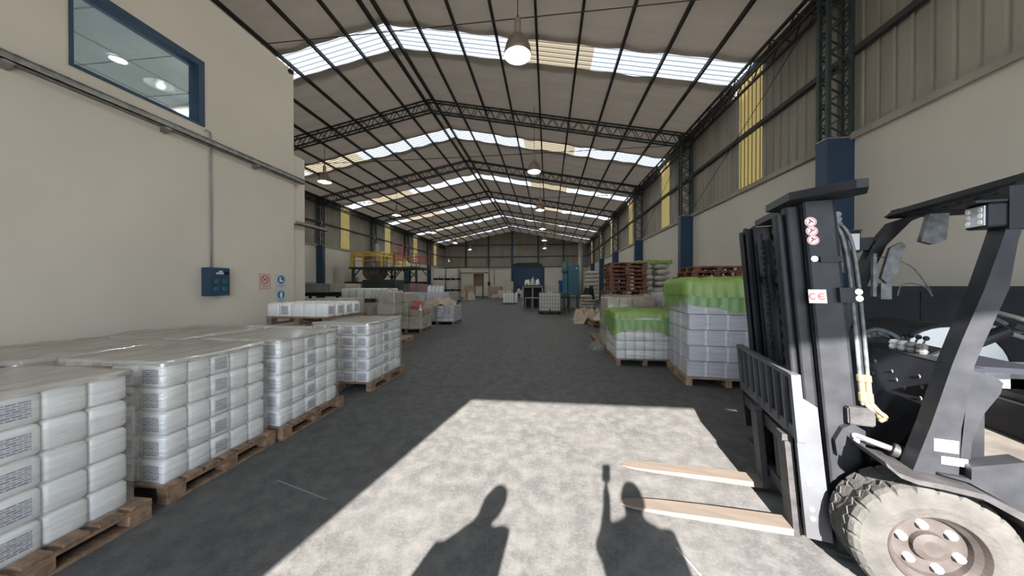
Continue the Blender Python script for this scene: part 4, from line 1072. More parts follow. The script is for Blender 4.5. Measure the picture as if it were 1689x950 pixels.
for x in (-1.8, 1.5): bm = NB(); box(bm, x-.08, x+.08, -.9, -.74, 0, 3.55); obj('post', bm, M['steel'], t)
sk4 = [sack_mesh(1.5, 1.0, .5, s) for s in range(40, 43)]
for k, (x, y, lab) in enumerate(((-10.6, 38.3, 'tan filled sack on the floor beside the left totes, nearest the totes'), (-9.5, 38.5, 'pale filled sack on the floor beside the left totes, further right'))):
    bm = NB(); heap(bm, 1.1, .9, 1.05, 70+k, flat=.8); tag(obj('sack', bm, M['tan' if k == 0 else 'whitebag'], loc=(x, y, 0), smooth=True), lab, 'sack')
for l in range(5):
    far_box(-7.9, 47.0, l*.322, 2.0, 1.3, .32, 'pink', 'pale board bundle in the pile under the wall cables, %s' % (LAY[l]), 'board bundle', 'board_bundle')
for l in range(3):
    far_box(-5.9+l*.02, 46.6, l*.342, 1.6 - l*.1, 1.2, .34, 'beige', 'flat pale bundle right of the board pile, %s' % ('bottom', 'middle', 'top')[l], 'bundle', 'bundle')
bm = NB(); heap(bm, 2.2, 1.4, .55, 77, flat=.8); tag(obj('sheet_pile', bm, M['whitebag'], loc=(-7.0, 44.6, 0), smooth=True), 'low pale folded sheet heap on the floor before the end wall', 'sheet heap')
far_box(-5.2, 42.6, 1.15, 1.1, .5, 1.2, 'beige', 'upright grey beige carton standing on the pale bales left of the blue door')
for k, (x, mm) in enumerate(((-6.2, 'yellowbag'), (-5.2, 'whitebag'), (-3.2, 'whitebag'))):
    M.setdefault('yellowbag', mat('yellowish_bag', (.60, .54, .38), (.5, .45, .33), .8, scale=3))
    bm = NB(); rbox(bm, -.48, .48, -.5, .5, 0, 1.13, .15, 3); tag(obj('bale', bm, M[mm], loc=(x, 42.6, 0)), 'soft pale bale before the blue end door, %s from the left' % ORD[k], 'bale')
t = thing('low_table', 'low pale table with goods on it left of the grey cabinet', 'table', (-2.9, 38.0, 0))
bm = NB(); box(bm, -1.0, 1.0, -.6, .6, .82, .92); obj('table_top', bm, M['beige'], t)
for x in (-.9, .9):
    for y in (-.5, .5): bm = NB(); box(bm, x-.05, x+.05, y-.05, y+.05, 0, .82); obj('leg', bm, M['grey'], t)
for k in range(3):
    bm = NB(); heap(bm, .6, .5, .45, 90+k); tag(obj('bag', bm, M['whitebag'], loc=(-3.5+k*.6, 38, .92), smooth=True), 'small white bag on the low pale table, %s from the left' % ORD[k], 'bag')
t = thing('fixture_cable', 'pair of cables hanging to a small switch box on the end wall', 'cable', (-10, YE-.10, 0))
bm = NB(); path(bm, [(0, 0, 4.8), (0, 0, 2.4)], .05, 6); path(bm, [(.9, 0, 4.8), (.9, 0, 1.9)], .035, 6); tube(bm, (-3.0, .1, 4.62), (3.6, .1, 4.62), .04, 6); obj('cables', bm, M['black'], t)
bm = NB(); box(bm, -.2, .2, -.1, .1, 1.8, 2.4); obj('switch_box', bm, M['black'], t)

# ================================================================== FORKLIFT
# local frame: x forward (towards the forks), -y away from the camera, z up; V() turns "distance to the far side" into y
FK = thing('forklift', 'black forklift with forks lowered in the sunlight at the right', 'forklift', (1.974, 1.821, 0), math.radians(165.5))
def V(u, v, w): return (u, -v, w)
def fbox(bm, u0, u1, v0, v1, w0, w1): box(bm, u0, u1, -v1, -v0, w0, w1)
def shear(bm, k=.083):
    for v_ in bm.verts: v_.co.x += k*v_.co.z
def fpart(n_, bm, m, parent=None, smooth=False): return obj(n_, bm, M[m], parent or FK, smooth=smooth)
TM = .083
def channel(v_out, v_in, u0, u1, w0, w1, th=.014):
    """rolled C channel standing up: web at v_out, flanges towards v_in"""
    bm = NB(); s = sorted((v_out, v_out+math.copysign(th, v_in-v_out)))
    fbox(bm, u0, u1, s[0], s[1], w0, w1); a, b_ = sorted((v_out, v_in))
    fbox(bm, u0, u0+th, a, b_, w0, w1); fbox(bm, u1-th, u1, a, b_, w0, w1); return bm
# mast
for n_, (vo, vi) in (('mast_upright', (.30, .38)), ('mast_upright', (1.25, 1.17))):
    bm = channel(vo, vi, .095, .256, .05, 2.24); shear(bm); fpart(n_, bm, 'blackdusty')
for (vo, vi) in ((.345, .41), (1.205, 1.14)):
    bm = channel(vo, vi, .262, .330, .06, 2.22, .012); shear(bm); fpart('inner_channel', bm, 'black')
for (vo, vi) in ((.375, .45), (1.175, 1.10)):
    bm = channel(vo, vi, .335, .372, .06, 2.18, .010); shear(bm); fpart('inner_channel', bm, 'black')
for vv in (.47, .74, 1.06):
    bm = NB(); tube(bm, V(.20, vv, .1), V(.20, vv, 2.1), .042 if vv == .74 else .03, 14); shear(bm); fpart('lift_cylinder', bm, 'black', smooth=True)
bm = NB(); prism(bm, [(.335, -.27), (.345, -.62), (.22, -.70), (.22, -1.26), (.07, -1.26), (.07, -.40), (-.03, -.25), (.05, -.08), (.10, -.085)], 2.25, 2.30, ax=2)
for v_ in bm.verts: v_.co.x += .187
fpart('mast_crossbar', bm, 'black')
for w0, w1 in ((1.72, 1.80), (.10, .22)):
    bm = NB(); fbox(bm, .10, .20, .38, 1.17, w0, w1); shear(bm); fpart('mast_tie', bm, 'black')
for vv in (.60, .86):
    bm = NB()
    for k in range(34): fbox(bm, .30, .315+(k % 2)*.006, vv-.012-(k % 2)*.006, vv+.012+(k % 2)*.006, .6+k*.045, .6+k*.045+.036)
    shear(bm); fpart('lift_chain', bm, 'black')
bm = NB()
for k in range(12): lathe(bm, [(.018, -.006), (.018, .006)], 8, axis='Y', cen=V(.075, .33, 1.80+k*.032))
shear(bm); fpart('side_chain', bm, 'hose')
# hoses looping over the mast side
for k, (du, dv) in enumerate(((0, 0), (.018, .012), (.036, .0))):
    bm = NB(); pts = smooth_pts([V(.125-du*.2, .37+dv, 1.85), V(.115-du*.4, .34+dv, 2.04), V(.095-du*.7, .32+dv, 2.08), V(.070-du, .31+dv, 1.98), V(.062-du, .30+dv, 1.75), V(.066-du, .29+dv, 1.4), V(.075-du, .28+dv, 1.05), V(.075-du, .28+dv, .98)], 6)
    path(bm, [p for p in pts], .0105, 8); shear(bm); fpart('hydraulic_hose', bm, 'hose' if k != 1 else 'black', smooth=True)
for du in (-.055, -.025):
    bm = NB(); lathe(bm, [(.013, 1.0), (.019, 1.005), (.019, 1.05), (.015, 1.06), (.015, 1.12), (.019, 1.125), (.019, 1.16), (.013, 1.165)], 10, cen=V(.015-du, .28, 0)); shear(bm); fpart('hose_fitting', bm, 'brass')
for pts in ([V(.14, .28, 1.0), V(.13, .27, .97), V(.10, .26, .95), V(.09, .26, .92)], [V(.12, .28, 1.0), V(.10, .25, .96), V(.07, .25, .93), V(.09, .26, .90)]):
    bm = NB(); path(bm, smooth_pts(pts, 5), .013, 8); fpart('hose_elbow', bm, 'brass', smooth=True)
# mast brackets and bolts
bm = NB(); fbox(bm, .09, .20, .285, .30, 1.85, 1.885); shear(bm); fpart('hose_clip', bm, 'black')
bm = NB(); fbox(bm, .03, .13, .27, .30, 1.60, 1.69); shear(bm); fpart('hose_clip', bm, 'black')
for (u, w_) in ((.225, 1.873), (.045, 1.665), (.045, 1.625)):
    bm = NB(); lathe(bm, [(.018, 0), (.018, .006), (.011, .006), (.011, .014), (0, .014)], 12, axis='Y', cen=(u, -.30+.0, w_)); 
    for v_ in bm.verts: v_.co.y = -.30+(v_.co.y+.30) if u > .1 else v_.co.y+.03
    shear(bm); fpart('bolt', bm, 'chrome')
bm = NB(); prism(bm, [(.15, .83), (.205, .865), (.255, .83), (.29, .75), (.28, .67), (.26, .66), (.25, .72), (.22, .75), (.15, .735)], -.30, -.262, ax=1)
for v_ in bm.verts: v_.co.x += .0
fpart('tilt_bracket', bm, 'blackdusty')
bm = NB(); prism(bm, [(.105, .86), (.23, .86), (.235, .965), (.105, .968)], -.34, -.255, ax=1); bmesh.ops.bevel(bm, geom=bm.edges[:], offset=.008, segments=2, affect='EDGES'); fpart('mast_clamp', bm, 'dust')
for (u, w_) in ((.205, .80), (.20, .77)):
    bm = NB(); lathe(bm, [(.016, 0), (.016, .012), (0, .012)], 10, axis='Y', cen=(u, -.255, w_)); fpart('bolt', bm, 'chrome')
bm = NB(); tube(bm, V(.20, .255, .80), V(.05, .20, .762), .017, 14); fpart('tilt_rod', bm, 'chrome', smooth=True)
bm = NB(); tube(bm, V(.065, .205, .765), V(.012, .185, .748), .038, 20); tube(bm, V(.012, .19, .748), V(-.06, .34, .70), .026, 12); fpart('tilt_cylinder', bm, 'dust', smooth=False)
# stickers
for k, w_ in enumerate((2.109, 2.05, 1.992)):
    u = .225-.002*k; bm = NB(); lathe(bm, [(.030, 0), (.030, .002)], 24, axis='Y', cen=(u, -.300, w_)); shear(bm); s_ = fpart('warning_sticker', bm, 'sticker')
    bm = NB(); lathe(bm, [(.0275, .002), (.0275, .003), (.0225, .003), (.0225, .002)], 24, axis='Y', cen=(u, -.300, w_), closed=True)
    beam(bm, (u-.018, -.2975, w_+.018), (u+.018, -.2975, w_-.018), .004, .001, up=(0, 1, 0)); shear(bm); obj('red_ring', bm, M['stickred'], s_)
    bm = NB()
    beam(bm, (u+.010, -.2974, w_-.010), (u-.002, -.2974, w_+.006), .006, .0008, up=(0, 1, 0)); beam(bm, (u-.002, -.2974, w_+.006), (u-.013, -.2974, w_+(-.006 if k == 0 else .002)), .005, .0008, up=(0, 1, 0))
    lathe(bm, [(.005, .0025), (.005, .0032)], 8, axis='Y', cen=(u+.004, -.300, w_+.012)); shear(bm); obj('pictogram', bm, M['black'], s_)
bm = NB(); fbox(bm, .183, .272, .2975, .30, 1.592, 1.678); shear(bm); s_ = fpart('ce_sticker', bm, 'sticker')
bm = NB(); cw_, hh = 1.635, .022
def arc(cu, a0, a1, r=.018):
    pts = [(cu - r*math.cos(math.radians(a0+(a1-a0)*k/10)), -.2968, cw_ + r*math.sin(math.radians(a0+(a1-a0)*k/10))) for k in range(11)]
    for a, b_ in zip(pts, pts[1:]): beam(bm, a, b_, .0016, .0065, up=(0, 1, 0)) if 0 else beam(bm, a, b_, .0065, .0012, up=(0, 1, 0))
# seen from the near side +u is to the left, so letters run towards -u
arc(.250, 55, 305); arc(.205, 55, 305); beam(bm, (.222, -.2968, cw_), (.199, -.2968, cw_), .0055, .0012, up=(0, 1, 0))
bm2 = bm; shear(bm2); obj('ce_mark', bm2, M['stickred'], s_)
bm = NB(); path(bm, [(.40, -.215, 2.288), (.40, -.215, 2.268), (.407, -.215, 2.262), (.415, -.215, 2.268)], .003, 6); fpart('letter_mark', bm, 'white')
# load guard (backrest) and fork carriage
def G(u, v, w): return V(u+TM*w, v, w)
gu = .385
bm = NB(); w_top = 1.115
beam(bm, G(gu, .30, w_top), G(gu, 1.40, w_top), .045, .03)
beam(bm, G(gu, .30, .735), G(gu, 1.40, .735), .03, .075)
for vv in (.30, 1.40): beam(bm, G(gu, vv, .70), G(gu, vv, w_top+.015), .045, .05, up=(1, 0, 0))
fpart('load_guard_frame', bm, 'guardbar')
for k in range(7):
    vv = .44+k*.137; bm = NB(); beam(bm, G(gu, vv, .74), G(gu, vv, w_top), .020, .050, up=(1, 0, 0)); fpart('load_guard_bar', bm, 'guardbar')
bm = NB(); prism(bm, [(gu-.11, .09), (gu+.02, .09), (gu+.024, 1.11), (gu-.02, 1.11), (gu-.03, .98), (gu-.10, .93)], -.325, -.293, ax=1); shear(bm); fpart('guard_post', bm, 'guardbar')
bm = NB(); prism(bm, [(gu-.05, .35), (gu+.015, .35), (gu+.02, 1.09), (gu-.045, .93)], -1.43, -1.39, ax=1); shear(bm); fpart('guard_post', bm, 'black')
for w_ in (.94, .33, .27): 
    bm = NB(); lathe(bm, [(.016, 0), (.016, .006), (0, .006)], 10, axis='Y', cen=(gu-.02, -.295, w_-.5 if w_ > .9 else w_-.05)); shear(bm); fpart('bolt', bm, 'galv')
for w0, w1 in ((.56, .66), (.14, .24)):
    bm = NB(); fbox(bm, gu-.03, gu+.012, .34, 1.38, w0, w1); shear(bm); fpart('carriage_bar', bm, 'blackdusty')
for vv in (.45, .72, 1.22):
    bm = NB(); fbox(bm, gu-.03, gu+.005, vv-.03, vv+.03, .24, .56); shear(bm); fpart('carriage_plate', bm, 'black')
for v0, dv, uh in ((.435, -.11, 1.0), (.965, -.085, 1.0)):
    # one bent fork: shank up the carriage, blade out along the floor
    bm = NB(); hw = .068
    def ring(u, w0, w1, hw_, vc): return [bm.verts.new(V(u, vc-hw_, w0)), bm.verts.new(V(u, vc+hw_, w0)), bm.verts.new(V(u, vc+hw_, w1)), bm.verts.new(V(u, vc-hw_, w1))]
    rings = [ring(.415+.035, .035, .035+.045, hw, v0)]
    for t_, th, hh_ in ((.25, .042, 1), (.5, .036, 1), (.75, .026, .97), (.90, .018, .85), (.965, .012, .62), (1.0, .008, .28)):
        rings.append(ring(.45+1.09*t_, .035-.016*t_, .035-.016*t_+th, hw*hh_, v0+dv*t_))
    for a, b_ in zip(rings, rings[1:]):
        for k in range(4): bm.faces.new((a[k], a[(k+1) % 4], b_[(k+1) % 4], b_[k]))
    bm.faces.new(rings[0][::-1]); bm.faces.new(rings[-1])
    fk_ = fpart('fork_blade', bm, 'fork')
    bm = NB(); a = NB()
    prism(bm, [(.405, .04), (.45, .035), (.452, .08), (.452+.05, .66), (.41+.05, .66)], -(v0+hw), -(v0-hw), ax=1); a.free(); fpart('fork_shank', bm, 'dust')
    bm = NB(); fbox(bm, .40+.05, .46+.05, v0-.05, v0+.05, .655, .70); fpart('fork_hook', bm, 'dust')
# wheels
def wheel(u, v_in, v_out, R=.335, rear=False):
    """tyre with its outer face at v_out"""
    vc = (v_in+v_out)/2; W = abs(v_out-v_in); s = 1 if v_out < v_in else -1    # s 1: outer face to the near side
    n = 168; bm = NB()
    prof = [(R*.56, .46), (R*.70, .50), (R*.90, .47), (R*.965, .42), (R, .33), (R, .02), (R, -.02), (R, -.33), (R*.965, -.42), (R*.90, -.47), (R*.70, -.50), (R*.56, -.46)]
    rings = []
    for r, o_ in prof:
        ring_ = []
        for k in range(n):
            rr = r
            if r >= R*.96:
                rr = r-(.013 if (k % 7 == 0 and abs(o_) > .1) else 0)-(.012 if abs(o_) < .03 else 0)
            a = 2*PI*(k+(3.5 if o_ < 0 else 0))/n
            ring_.append(bm.verts.new((u+rr*math.cos(a), -vc+s*o_*W, R+rr*math.sin(a))))
        rings.append(ring_)
    rings.append(rings[0])
    for a, b_ in zip(rings, rings[1:]):
        for k in range(n): bm.faces.new((a[k], a[(k+1) % n], b_[(k+1) % n], b_[k]))
    t_ = fpart('tyre', bm, 'rubber')
    # zigzag groove lines: thin raised treads on the crown
    bm = NB()
    for o_ in (-.2, .2):
        bm = NB()
        pts = [(u+(R+.001)*math.cos(2*PI*k/72), -vc+(o_+(.05 if k % 2 else -.05))*W, R+(R+.001)*math.sin(2*PI*k/72)) for k in range(73)]
        for a, b_ in zip(pts, pts[1:]): beam(bm, a, b_, .005, .002)
        obj('tread_groove', bm, M['rubber'], t_)
    f_ = -vc+s*.5*W
    bm = NB(); lathe(bm, [(R*.58, -s*.012), (R*.56, s*-.004), (R*.52, -s*.03), (R*.46, -s*.05), (R*.44, -s*.075), (0, -s*.075)], 40, axis='Y', cen=(u, f_, R), caps=False); r_ = fpart('wheel_rim', bm, 'rim', smooth=False)
    bm = NB(); lathe(bm, [(R*.22, -s*.075), (R*.21, -s*.05), (R*.12, -s*.04), (0, -s*.04)], 20, axis='Y', cen=(u, f_, R)); obj('hub', bm, M['rim'], r_)
    for k in range(6):
        a = 2*PI*(k+.25)/6; bm = NB(); lathe(bm, [(.020, -s*.076), (.020, -s*.050), (.013, -s*.044), (0, -s*.044)], 8, axis='Y', cen=(u+R*.335*math.cos(a), f_, R+R*.335*math.sin(a))); obj('wheel_nut', bm, M['sticker'], r_)
wheel(0, .27, .0); wheel(0, 1.23, 1.50)
wheel(-1.62, .32, .12, .27); wheel(-1.62, 1.18, 1.38, .27)
# axle and chassis
bm = NB(); fbox(bm, -.12, .12, .27, 1.23, .22, .48); fbox(bm, -1.9, .02, .34, 1.16, .22, .60); fbox(bm, -.1, .12, .28, .42, .45, .72); fpart('chassis', bm, 'black')
bm = NB(); fbox(bm, -2.25, -1.75, .12, 1.38, .30, 1.15); bmesh.ops.bevel(bm, geom=bm.edges[:], offset=.12, segments=3, affect='EDGES'); fpart('counterweight', bm, 'blackdusty')
bm = NB(); fbox(bm, -1.75, -.98, .25, 1.25, .60, .95); bmesh.ops.bevel(bm, geom=bm.edges[:], offset=.05, segments=2, affect='EDGES'); fpart('engine_hood', bm, 'black')
bm = NB(); rbox(bm, -1.55, -1.05, -1.0, -.5, .95, 1.08, .04); rbox(bm, -1.62, -1.50, -1.0, -.5, 1.05, 1.50, .04); fpart('seat', bm, 'blackpanel')
# mudguards over the front wheels
for v0, v1 in ((-.05, .27), (1.20, 1.51)):
    bm = NB(); pts_o = []; 
    outer = [(.235, .79), (.185, .745), (.12, .725), (.02, .72), (-.12, .705), (-.27, .63), (-.37, .52), (-.42, .36)]
    inner = [(.225, .765), (.175, .72), (.11, .70), (.02, .695), (-.11, .68), (-.245, .605), (-.34, .51), (-.39, .36)]
    for i in range(len(outer)-1):
        a, b_, c_, d = outer[i], outer[i+1], inner[i+1], inner[i]
        prism(bm, [a, b_, c_, d], -v1, -v0, ax=1)
    bmesh.ops.remove_doubles(bm, verts=bm.verts[:], dist=.0005); fpart('mudguard', bm, 'dust' if v0 < 1 else 'black')
# side body panel and step
bm = NB(); prism(bm, [(-.02, .735), (-.12, .735), (-.30, .80), (-1.0, .80), (-1.0, .36), (-.42, .36), (-.37, .52), (-.27, .63), (-.12, .715)], -.06, -.03, ax=1); fpart('side_panel', bm, 'blackdusty')
bm = NB(); prism(bm, [(-.12, .735), (-.30, .80), (-.30, .86), (-.12, .80)], -.10, -.02, ax=1); fpart('panel_edge', bm, 'blackdusty')
bm = NB(); fbox(bm, -1.0, -.12, .06, 1.44, .62, .66); fpart('floor_plate', bm, 'plate')
bm = NB(); fbox(bm, -.95, -.50, -.06, .10, .34, .38); 
for k in range(6): fbox(bm, -.93+k*.07, -.90+k*.07, -.05, .09, .38, .386)
fpart('step', bm, 'galv')
# front cowl
bm = NB(); prism(bm, [(.02, .70), (-.04, .70), (-.30, 1.22), (-.34, 1.22), (-.34, 1.25), (-.22, 1.25)], -1.12, -.27, ax=1); c_ = fpart('front_cowl', bm, 'blackpanel')
for (v_, w_) in ((.36, 1.10), (.42, 1.15), (.46, 1.06), (.55, 1.09), (.62, 1.13), (.75, 1.08), (.80, 1.16), (.90, 1.12), (.98, 1.06), (.33, 1.04)):
    u_ = .02-(w_-.70)*.4364; bm = NB(); lathe(bm, [(.013, 0), (.010, .003), (0, .004)], 10, axis='X', cen=(u_+.003, -v_, w_))
    obj('weld_spot', bm, M['galv'], c_)
bm = NB(); prism(bm, [(.06, .66), (-.34, .66), (-.34, 1.20), (-.22, 1.20)], -.30, -.27, ax=1); fpart('cowl_side', bm, 'black')
bm = NB(); fbox(bm, -.62, -.22, .30, 1.10, 1.225, 1.255); fpart('dash_top', bm, 'blackpanel')
# near and far pillars of the overhead guard
def pillar(v0, v1, near):
    bm = NB()
    st = [(.072, -.102, .70), (.0, -.111, .97), (-.077, -.155, 1.30), (-.112, -.192, 1.43), (-.188, -.270, 1.69), (-.243, -.297, 1.92), (-.285, -.338, 2.11), (-.36, -.44, 2.23)]
    if not near: st = [(.04, -.04, .715), (-.07, -.15, 1.22), (-.13, -.21, 1.45), (-.24, -.32, 1.80), (-.32, -.40, 2.02), (-.44, -.54, 2.20), (-.60, -.66, 2.26)]
    for a, b_ in zip(st, st[1:]):
        prism(bm, [(a[0], a[2]), (b_[0], b_[2]), (b_[1], b_[2]), (a[1], a[2])], -v1, -v0, ax=1)
    bmesh.ops.remove_doubles(bm, verts=bm.verts[:], dist=.0005)
    return bm
fpart('guard_pillar', pillar(.06, .15, True), 'blackdusty'); fpart('guard_pillar', pillar(1.10, 1.19, False), 'black')
bm = NB(); prism(bm, [(-.155, 1.27), (-.245, 1.245), (-.272, 1.215), (-.262, 1.16), (-.205, 1.05), (-.165, .90), (-.16, .80), (-.19, .735), (-.12, .735)], -.105, -.085, ax=1); fpart('pillar_gusset', bm, 'blackdusty')
for (u_, w_, a, b_) in ((-.055, .875, .045, .032), (-.085, .80, .048, .020)):
    bm = NB(); rbox(bm, u_-a/1, u_+a/1, -.06, -.055, w_-b_, w_+b_, .002); fpart('white_decal', bm, 'sticker')
bm = NB(); lathe(bm, [(.016, 0), (.016, .004), (0, .004)], 16, axis='Y', cen=(-.165, -.06, .79)); fpart('white_dot', bm, 'sticker')
# overhead guard roof
bm = NB(); fbox(bm, -1.75, -.46, 1.09, 1.17, 2.235, 2.30); fbox(bm, -1.75, -.46, .05, .13, 2.235, 2.30)
prism(bm, [(-.45, 2.235), (-.42, 2.25), (-.47, 2.30), (-.55, 2.30), (-.55, 2.235)], -1.17, -.05, ax=1); fbox(bm, -1.75, -1.65, .15, 1.12, 2.225, 2.285); fpart('overhead_guard', bm, 'black')
for k in range(9): bm = NB(); fbox(bm, -1.65, -.50, .21+k*.108, .245+k*.108, 2.23, 2.28); fpart('guard_slat', bm, 'black')
for v_ in (.08, 1.12): bm = NB(); beam(bm, V(-1.72, v_+.03, .9), V(-1.68, v_+.03, 2.24), .07, .07); fpart('rear_pillar', bm, 'black')
# work lamps and mirrors
def worklamp(u, v, w, tw, side_plate=False, sz=.07):
    bm = NB(); rbox(bm, u-.05, u+.045, -v-sz, -v+sz, w-sz, w+sz, .012); l_ = fpart('work_lamp', bm, 'black')
    bm = NB(); fbox(bm, u+.045, u+.05, v-sz*.8, v+sz*.8, w-sz*.8, w+sz*.8); obj('lens', bm, M['signw'], l_)
    bm = NB()
    for i in (-.5, .5):
        for j in (-.5, 0.02, .5): lathe(bm, [(.012, 0), (.012, .004), (0, .005)], 8, axis='X', cen=(u+.05, -v+i*sz, w+j*sz))
    obj('led', bm, M['sticker'], l_)
    bm = NB(); fbox(bm, u-.05, u+.09, v-sz*1.05, v+sz*1.05, w+sz, w+sz+.012); obj('visor', bm, M['black'], l_)
worklamp(-.24, .12, 2.055, 0, sz=.062); worklamp(-.20, 1.18, 2.055, 0, sz=.085)
bm = NB(); fbox(bm, -.235, -.165, 1.088, 1.094, 1.99, 2.12); fpart('lamp_glass', bm, 'signw')
bm = NB(); fbox(bm, -.44, -.26, .05, .10, 1.98, 2.19); fpart('lamp_bracket', bm, 'black')
bm = NB(); fbox(bm, -.33, -.20, 1.12, 1.20, 1.99, 2.09); fpart('lamp_bracket', bm, 'black')
bm = NB(); prism(bm, [(-.50, 2.21), (-.46, 2.02), (-.52, 1.995), (-.585, 2.02), (-.60, 2.21)], -.92, -.88, ax=1); fpart('rear_mirror', bm, 'hose')
bm = NB(); prism(bm, [(-.36, 1.99), (-.42, 2.03), (-.445, 2.0), (-.40, 1.80), (-.345, 1.72), (-.31, 1.76)], -1.02, -.99, ax=1); fpart('side_mirror', bm, 'hose')
bm = NB(); fbox(bm, -.37, -.31, .99, 1.02, 1.60, 1.72); fbox(bm, -.29, -.27, 1.0, 1.03, 1.62, 1.95); fpart('mirror_bracket', bm, 'hose')
for pts in ([V(-.30, 1.1, 1.92), V(-.42, 1.1, 1.92), V(-.55, 1.1, 1.84), V(-.68, 1.15, 1.66)], [V(-.52, 1.2, 1.62), V(-.54, 1.2, 1.70), V(-.60, 1.2, 1.72), V(-.68, 1.2, 1.69), V(-.72, 1.2, 1.62)],
            [V(-.15, 1.2, 1.74), V(-.08, 1.22, 1.66), V(.0, 1.22, 1.64), V(.05, 1.2, 1.58), V(-.02, 1.2, 1.56), V(-.06, 1.2, 1.62)]):
    bm = NB(); path(bm, smooth_pts(pts, 6), .0045, 6); fpart('wire', bm, 'hose', smooth=True)
# controls on the dash
rnd = random.Random(4)
for k in range(7):
    bm = NB(); a = V(-.22-.01*k, 1.08-.02*k, 1.27+.012*k)
    path(bm, smooth_pts([a, V(-.28-.02*k, 1.02, 1.36-.01*k), V(-.36-.015*k, .98+.01*k, 1.34-.012*k), V(-.42-.01*k, .96, 1.27)], 5), .018, 7); fpart('cable_bundle', bm, 'galv' if k % 2 else 'hose', smooth=True)
for k in range(4):
    v_ = .84-.06*k; bm = NB(); path(bm, smooth_pts([V(-.30, v_, 1.26), V(-.33, v_, 1.30), V(-.35, v_, 1.35)], 4), .006, 6); l_ = fpart('control_lever', bm, 'hose')
    bm = NB(); bmesh.ops.create_uvsphere(bm, u_segments=10, v_segments=8, radius=.016, matrix=Matrix.Translation(V(-.352, v_, 1.355))); obj('knob', bm, M['black'], l_)
    bm = NB(); lathe(bm, [(.022, 1.255), (.028, 1.27), (.022, 1.285), (.028, 1.30), (.018, 1.32), (0, 1.32)], 10, cen=V(-.29-.01*k, v_-.02, 0)); fpart('rubber_boot', bm, 'sticker' if k < 2 else 'galv')
bm = NB(); tube(bm, V(-.30, .60, 1.20), V(-.66, .60, 1.43), .035, 12); fpart('steering_column', bm, 'black')
sw = NB(); Rm = Matrix.Translation(V(-.70, .60, 1.455)) @ Matrix.Rotation(math.radians(-32), 4, 'Y')
pts = [Rm @ Vector((.185*math.cos(a), .185*math.sin(a), 0)) for a in [2*PI*k/36 for k in range(37)]]; path(sw, pts, .014, 8)
s_ = fpart('steering_wheel', sw, 'galv', smooth=True)
for a in (0, 2.1, 4.2):
    bm = NB(); tube(bm, Rm @ Vector((0, 0, -.01)), Rm @ Vector((.18*math.cos(a), .18*math.sin(a), 0)), .010, 6); obj('spoke', bm, M['hose'], s_)
bm = NB(); lathe(bm, [(0, -.03), (.04, -.02), (.04, .01), (0, .015)], 14); bmesh.ops.transform(bm, matrix=Rm, verts=bm.verts[:]); obj('hub', bm, M['black'], s_)
bm = NB(); 
q0 = Rm @ Vector((-.13, .13, .01)); q1 = Rm @ Vector((-.13, .13, .06)); tube(bm, q0, q1, .014, 10, r2=.02); obj('spinner_knob', bm, M['chrome'], s_)

# ---- second dark machine parked behind the forklift ---------------------------
S2 = thing('parked_machine', 'dark panelled machine parked between the forklift and the right wall', 'machine', (3.35, 3.95, 0))
bm = NB(); rbox(bm, 0.0, 2.95, 0, 1.0, .88, 1.69, .012); fpart('side_body', bm, 'blackpanel', S2)
bm = NB(); box(bm, -.01, 2.96, -.012, 0, 1.64, 1.70); obj('top_rail', bm, M['black'], S2)
for x in (.72, 1.75): bm = NB(); box(bm, x, x+.012, -.006, 0, .9, 1.64); obj('panel_seam', bm, M['black'], S2)
bm = NB(); box(bm, -.01, 2.96, -.03, 0, .85, .895); obj('bright_sill', bm, M['chrome'], S2)
bm = NB(); box(bm, .1, 2.9, .03, .95, .70, .85); obj('chassis_rail', bm, M['grey'], S2)
bm = NB(); box(bm, 1.50, 2.9, .05, .9, .05, .44); obj('side_skirt', bm, M['blackpanel'], S2)
bm = NB(); box(bm, 1.9, 2.0, .0, .05, .26, .36); obj('marker_lamp', bm, M['chrome'], S2)
for x in (.35, 2.45):
    for y in (.2, .8): bm = NB(); lathe(bm, [(.0, -.11), (.2, -.11), (.34, -.10), (.35, -.06), (.35, .06), (.34, .10), (.2, .11), (0, .11)], 28, axis='Y', cen=(x, y, .35)); obj('wheel', bm, M['rubber'], S2)
# curved white fender leaning over behind the dash
bm = NB(); arc_ = [(math.cos(a)*.36, math.sin(a)*.34) for a in [PI*k/18 for k in range(19)]]
prism(bm, arc_+[(-.36, -.2), (.36, -.2)], 0, .42, ax=1)
S3 = thing('wheel_cover', 'pale dusty rounded wheel cover standing behind the forklift dashboard', 'wheel cover', (3.32, 3.0, 1.02), math.radians(-8))
obj('cover_shell', bm, M['white'], S3)
bm = NB(); arc_o = [(math.cos(a)*.385, math.sin(a)*.365) for a in [PI*k/18 for k in range(19)]]
for (a, b_), (c_, d_) in zip(zip(arc_o, arc_o[1:]), zip([(x*.94, z*.94) for x, z in arc_o], [(x*.94, z*.94) for x, z in arc_o][1:])): prism(bm, [a, b_, d_, c_], .01, .60, ax=1)
obj('shaded_arch', bm, M['black'], S3)  # black arch paints in the shaded side of the pale cover
bm = NB(); box(bm, -.33, .33, .05, .38, -1.03, -.2); obj('stand', bm, M['blackpanel'], S3)

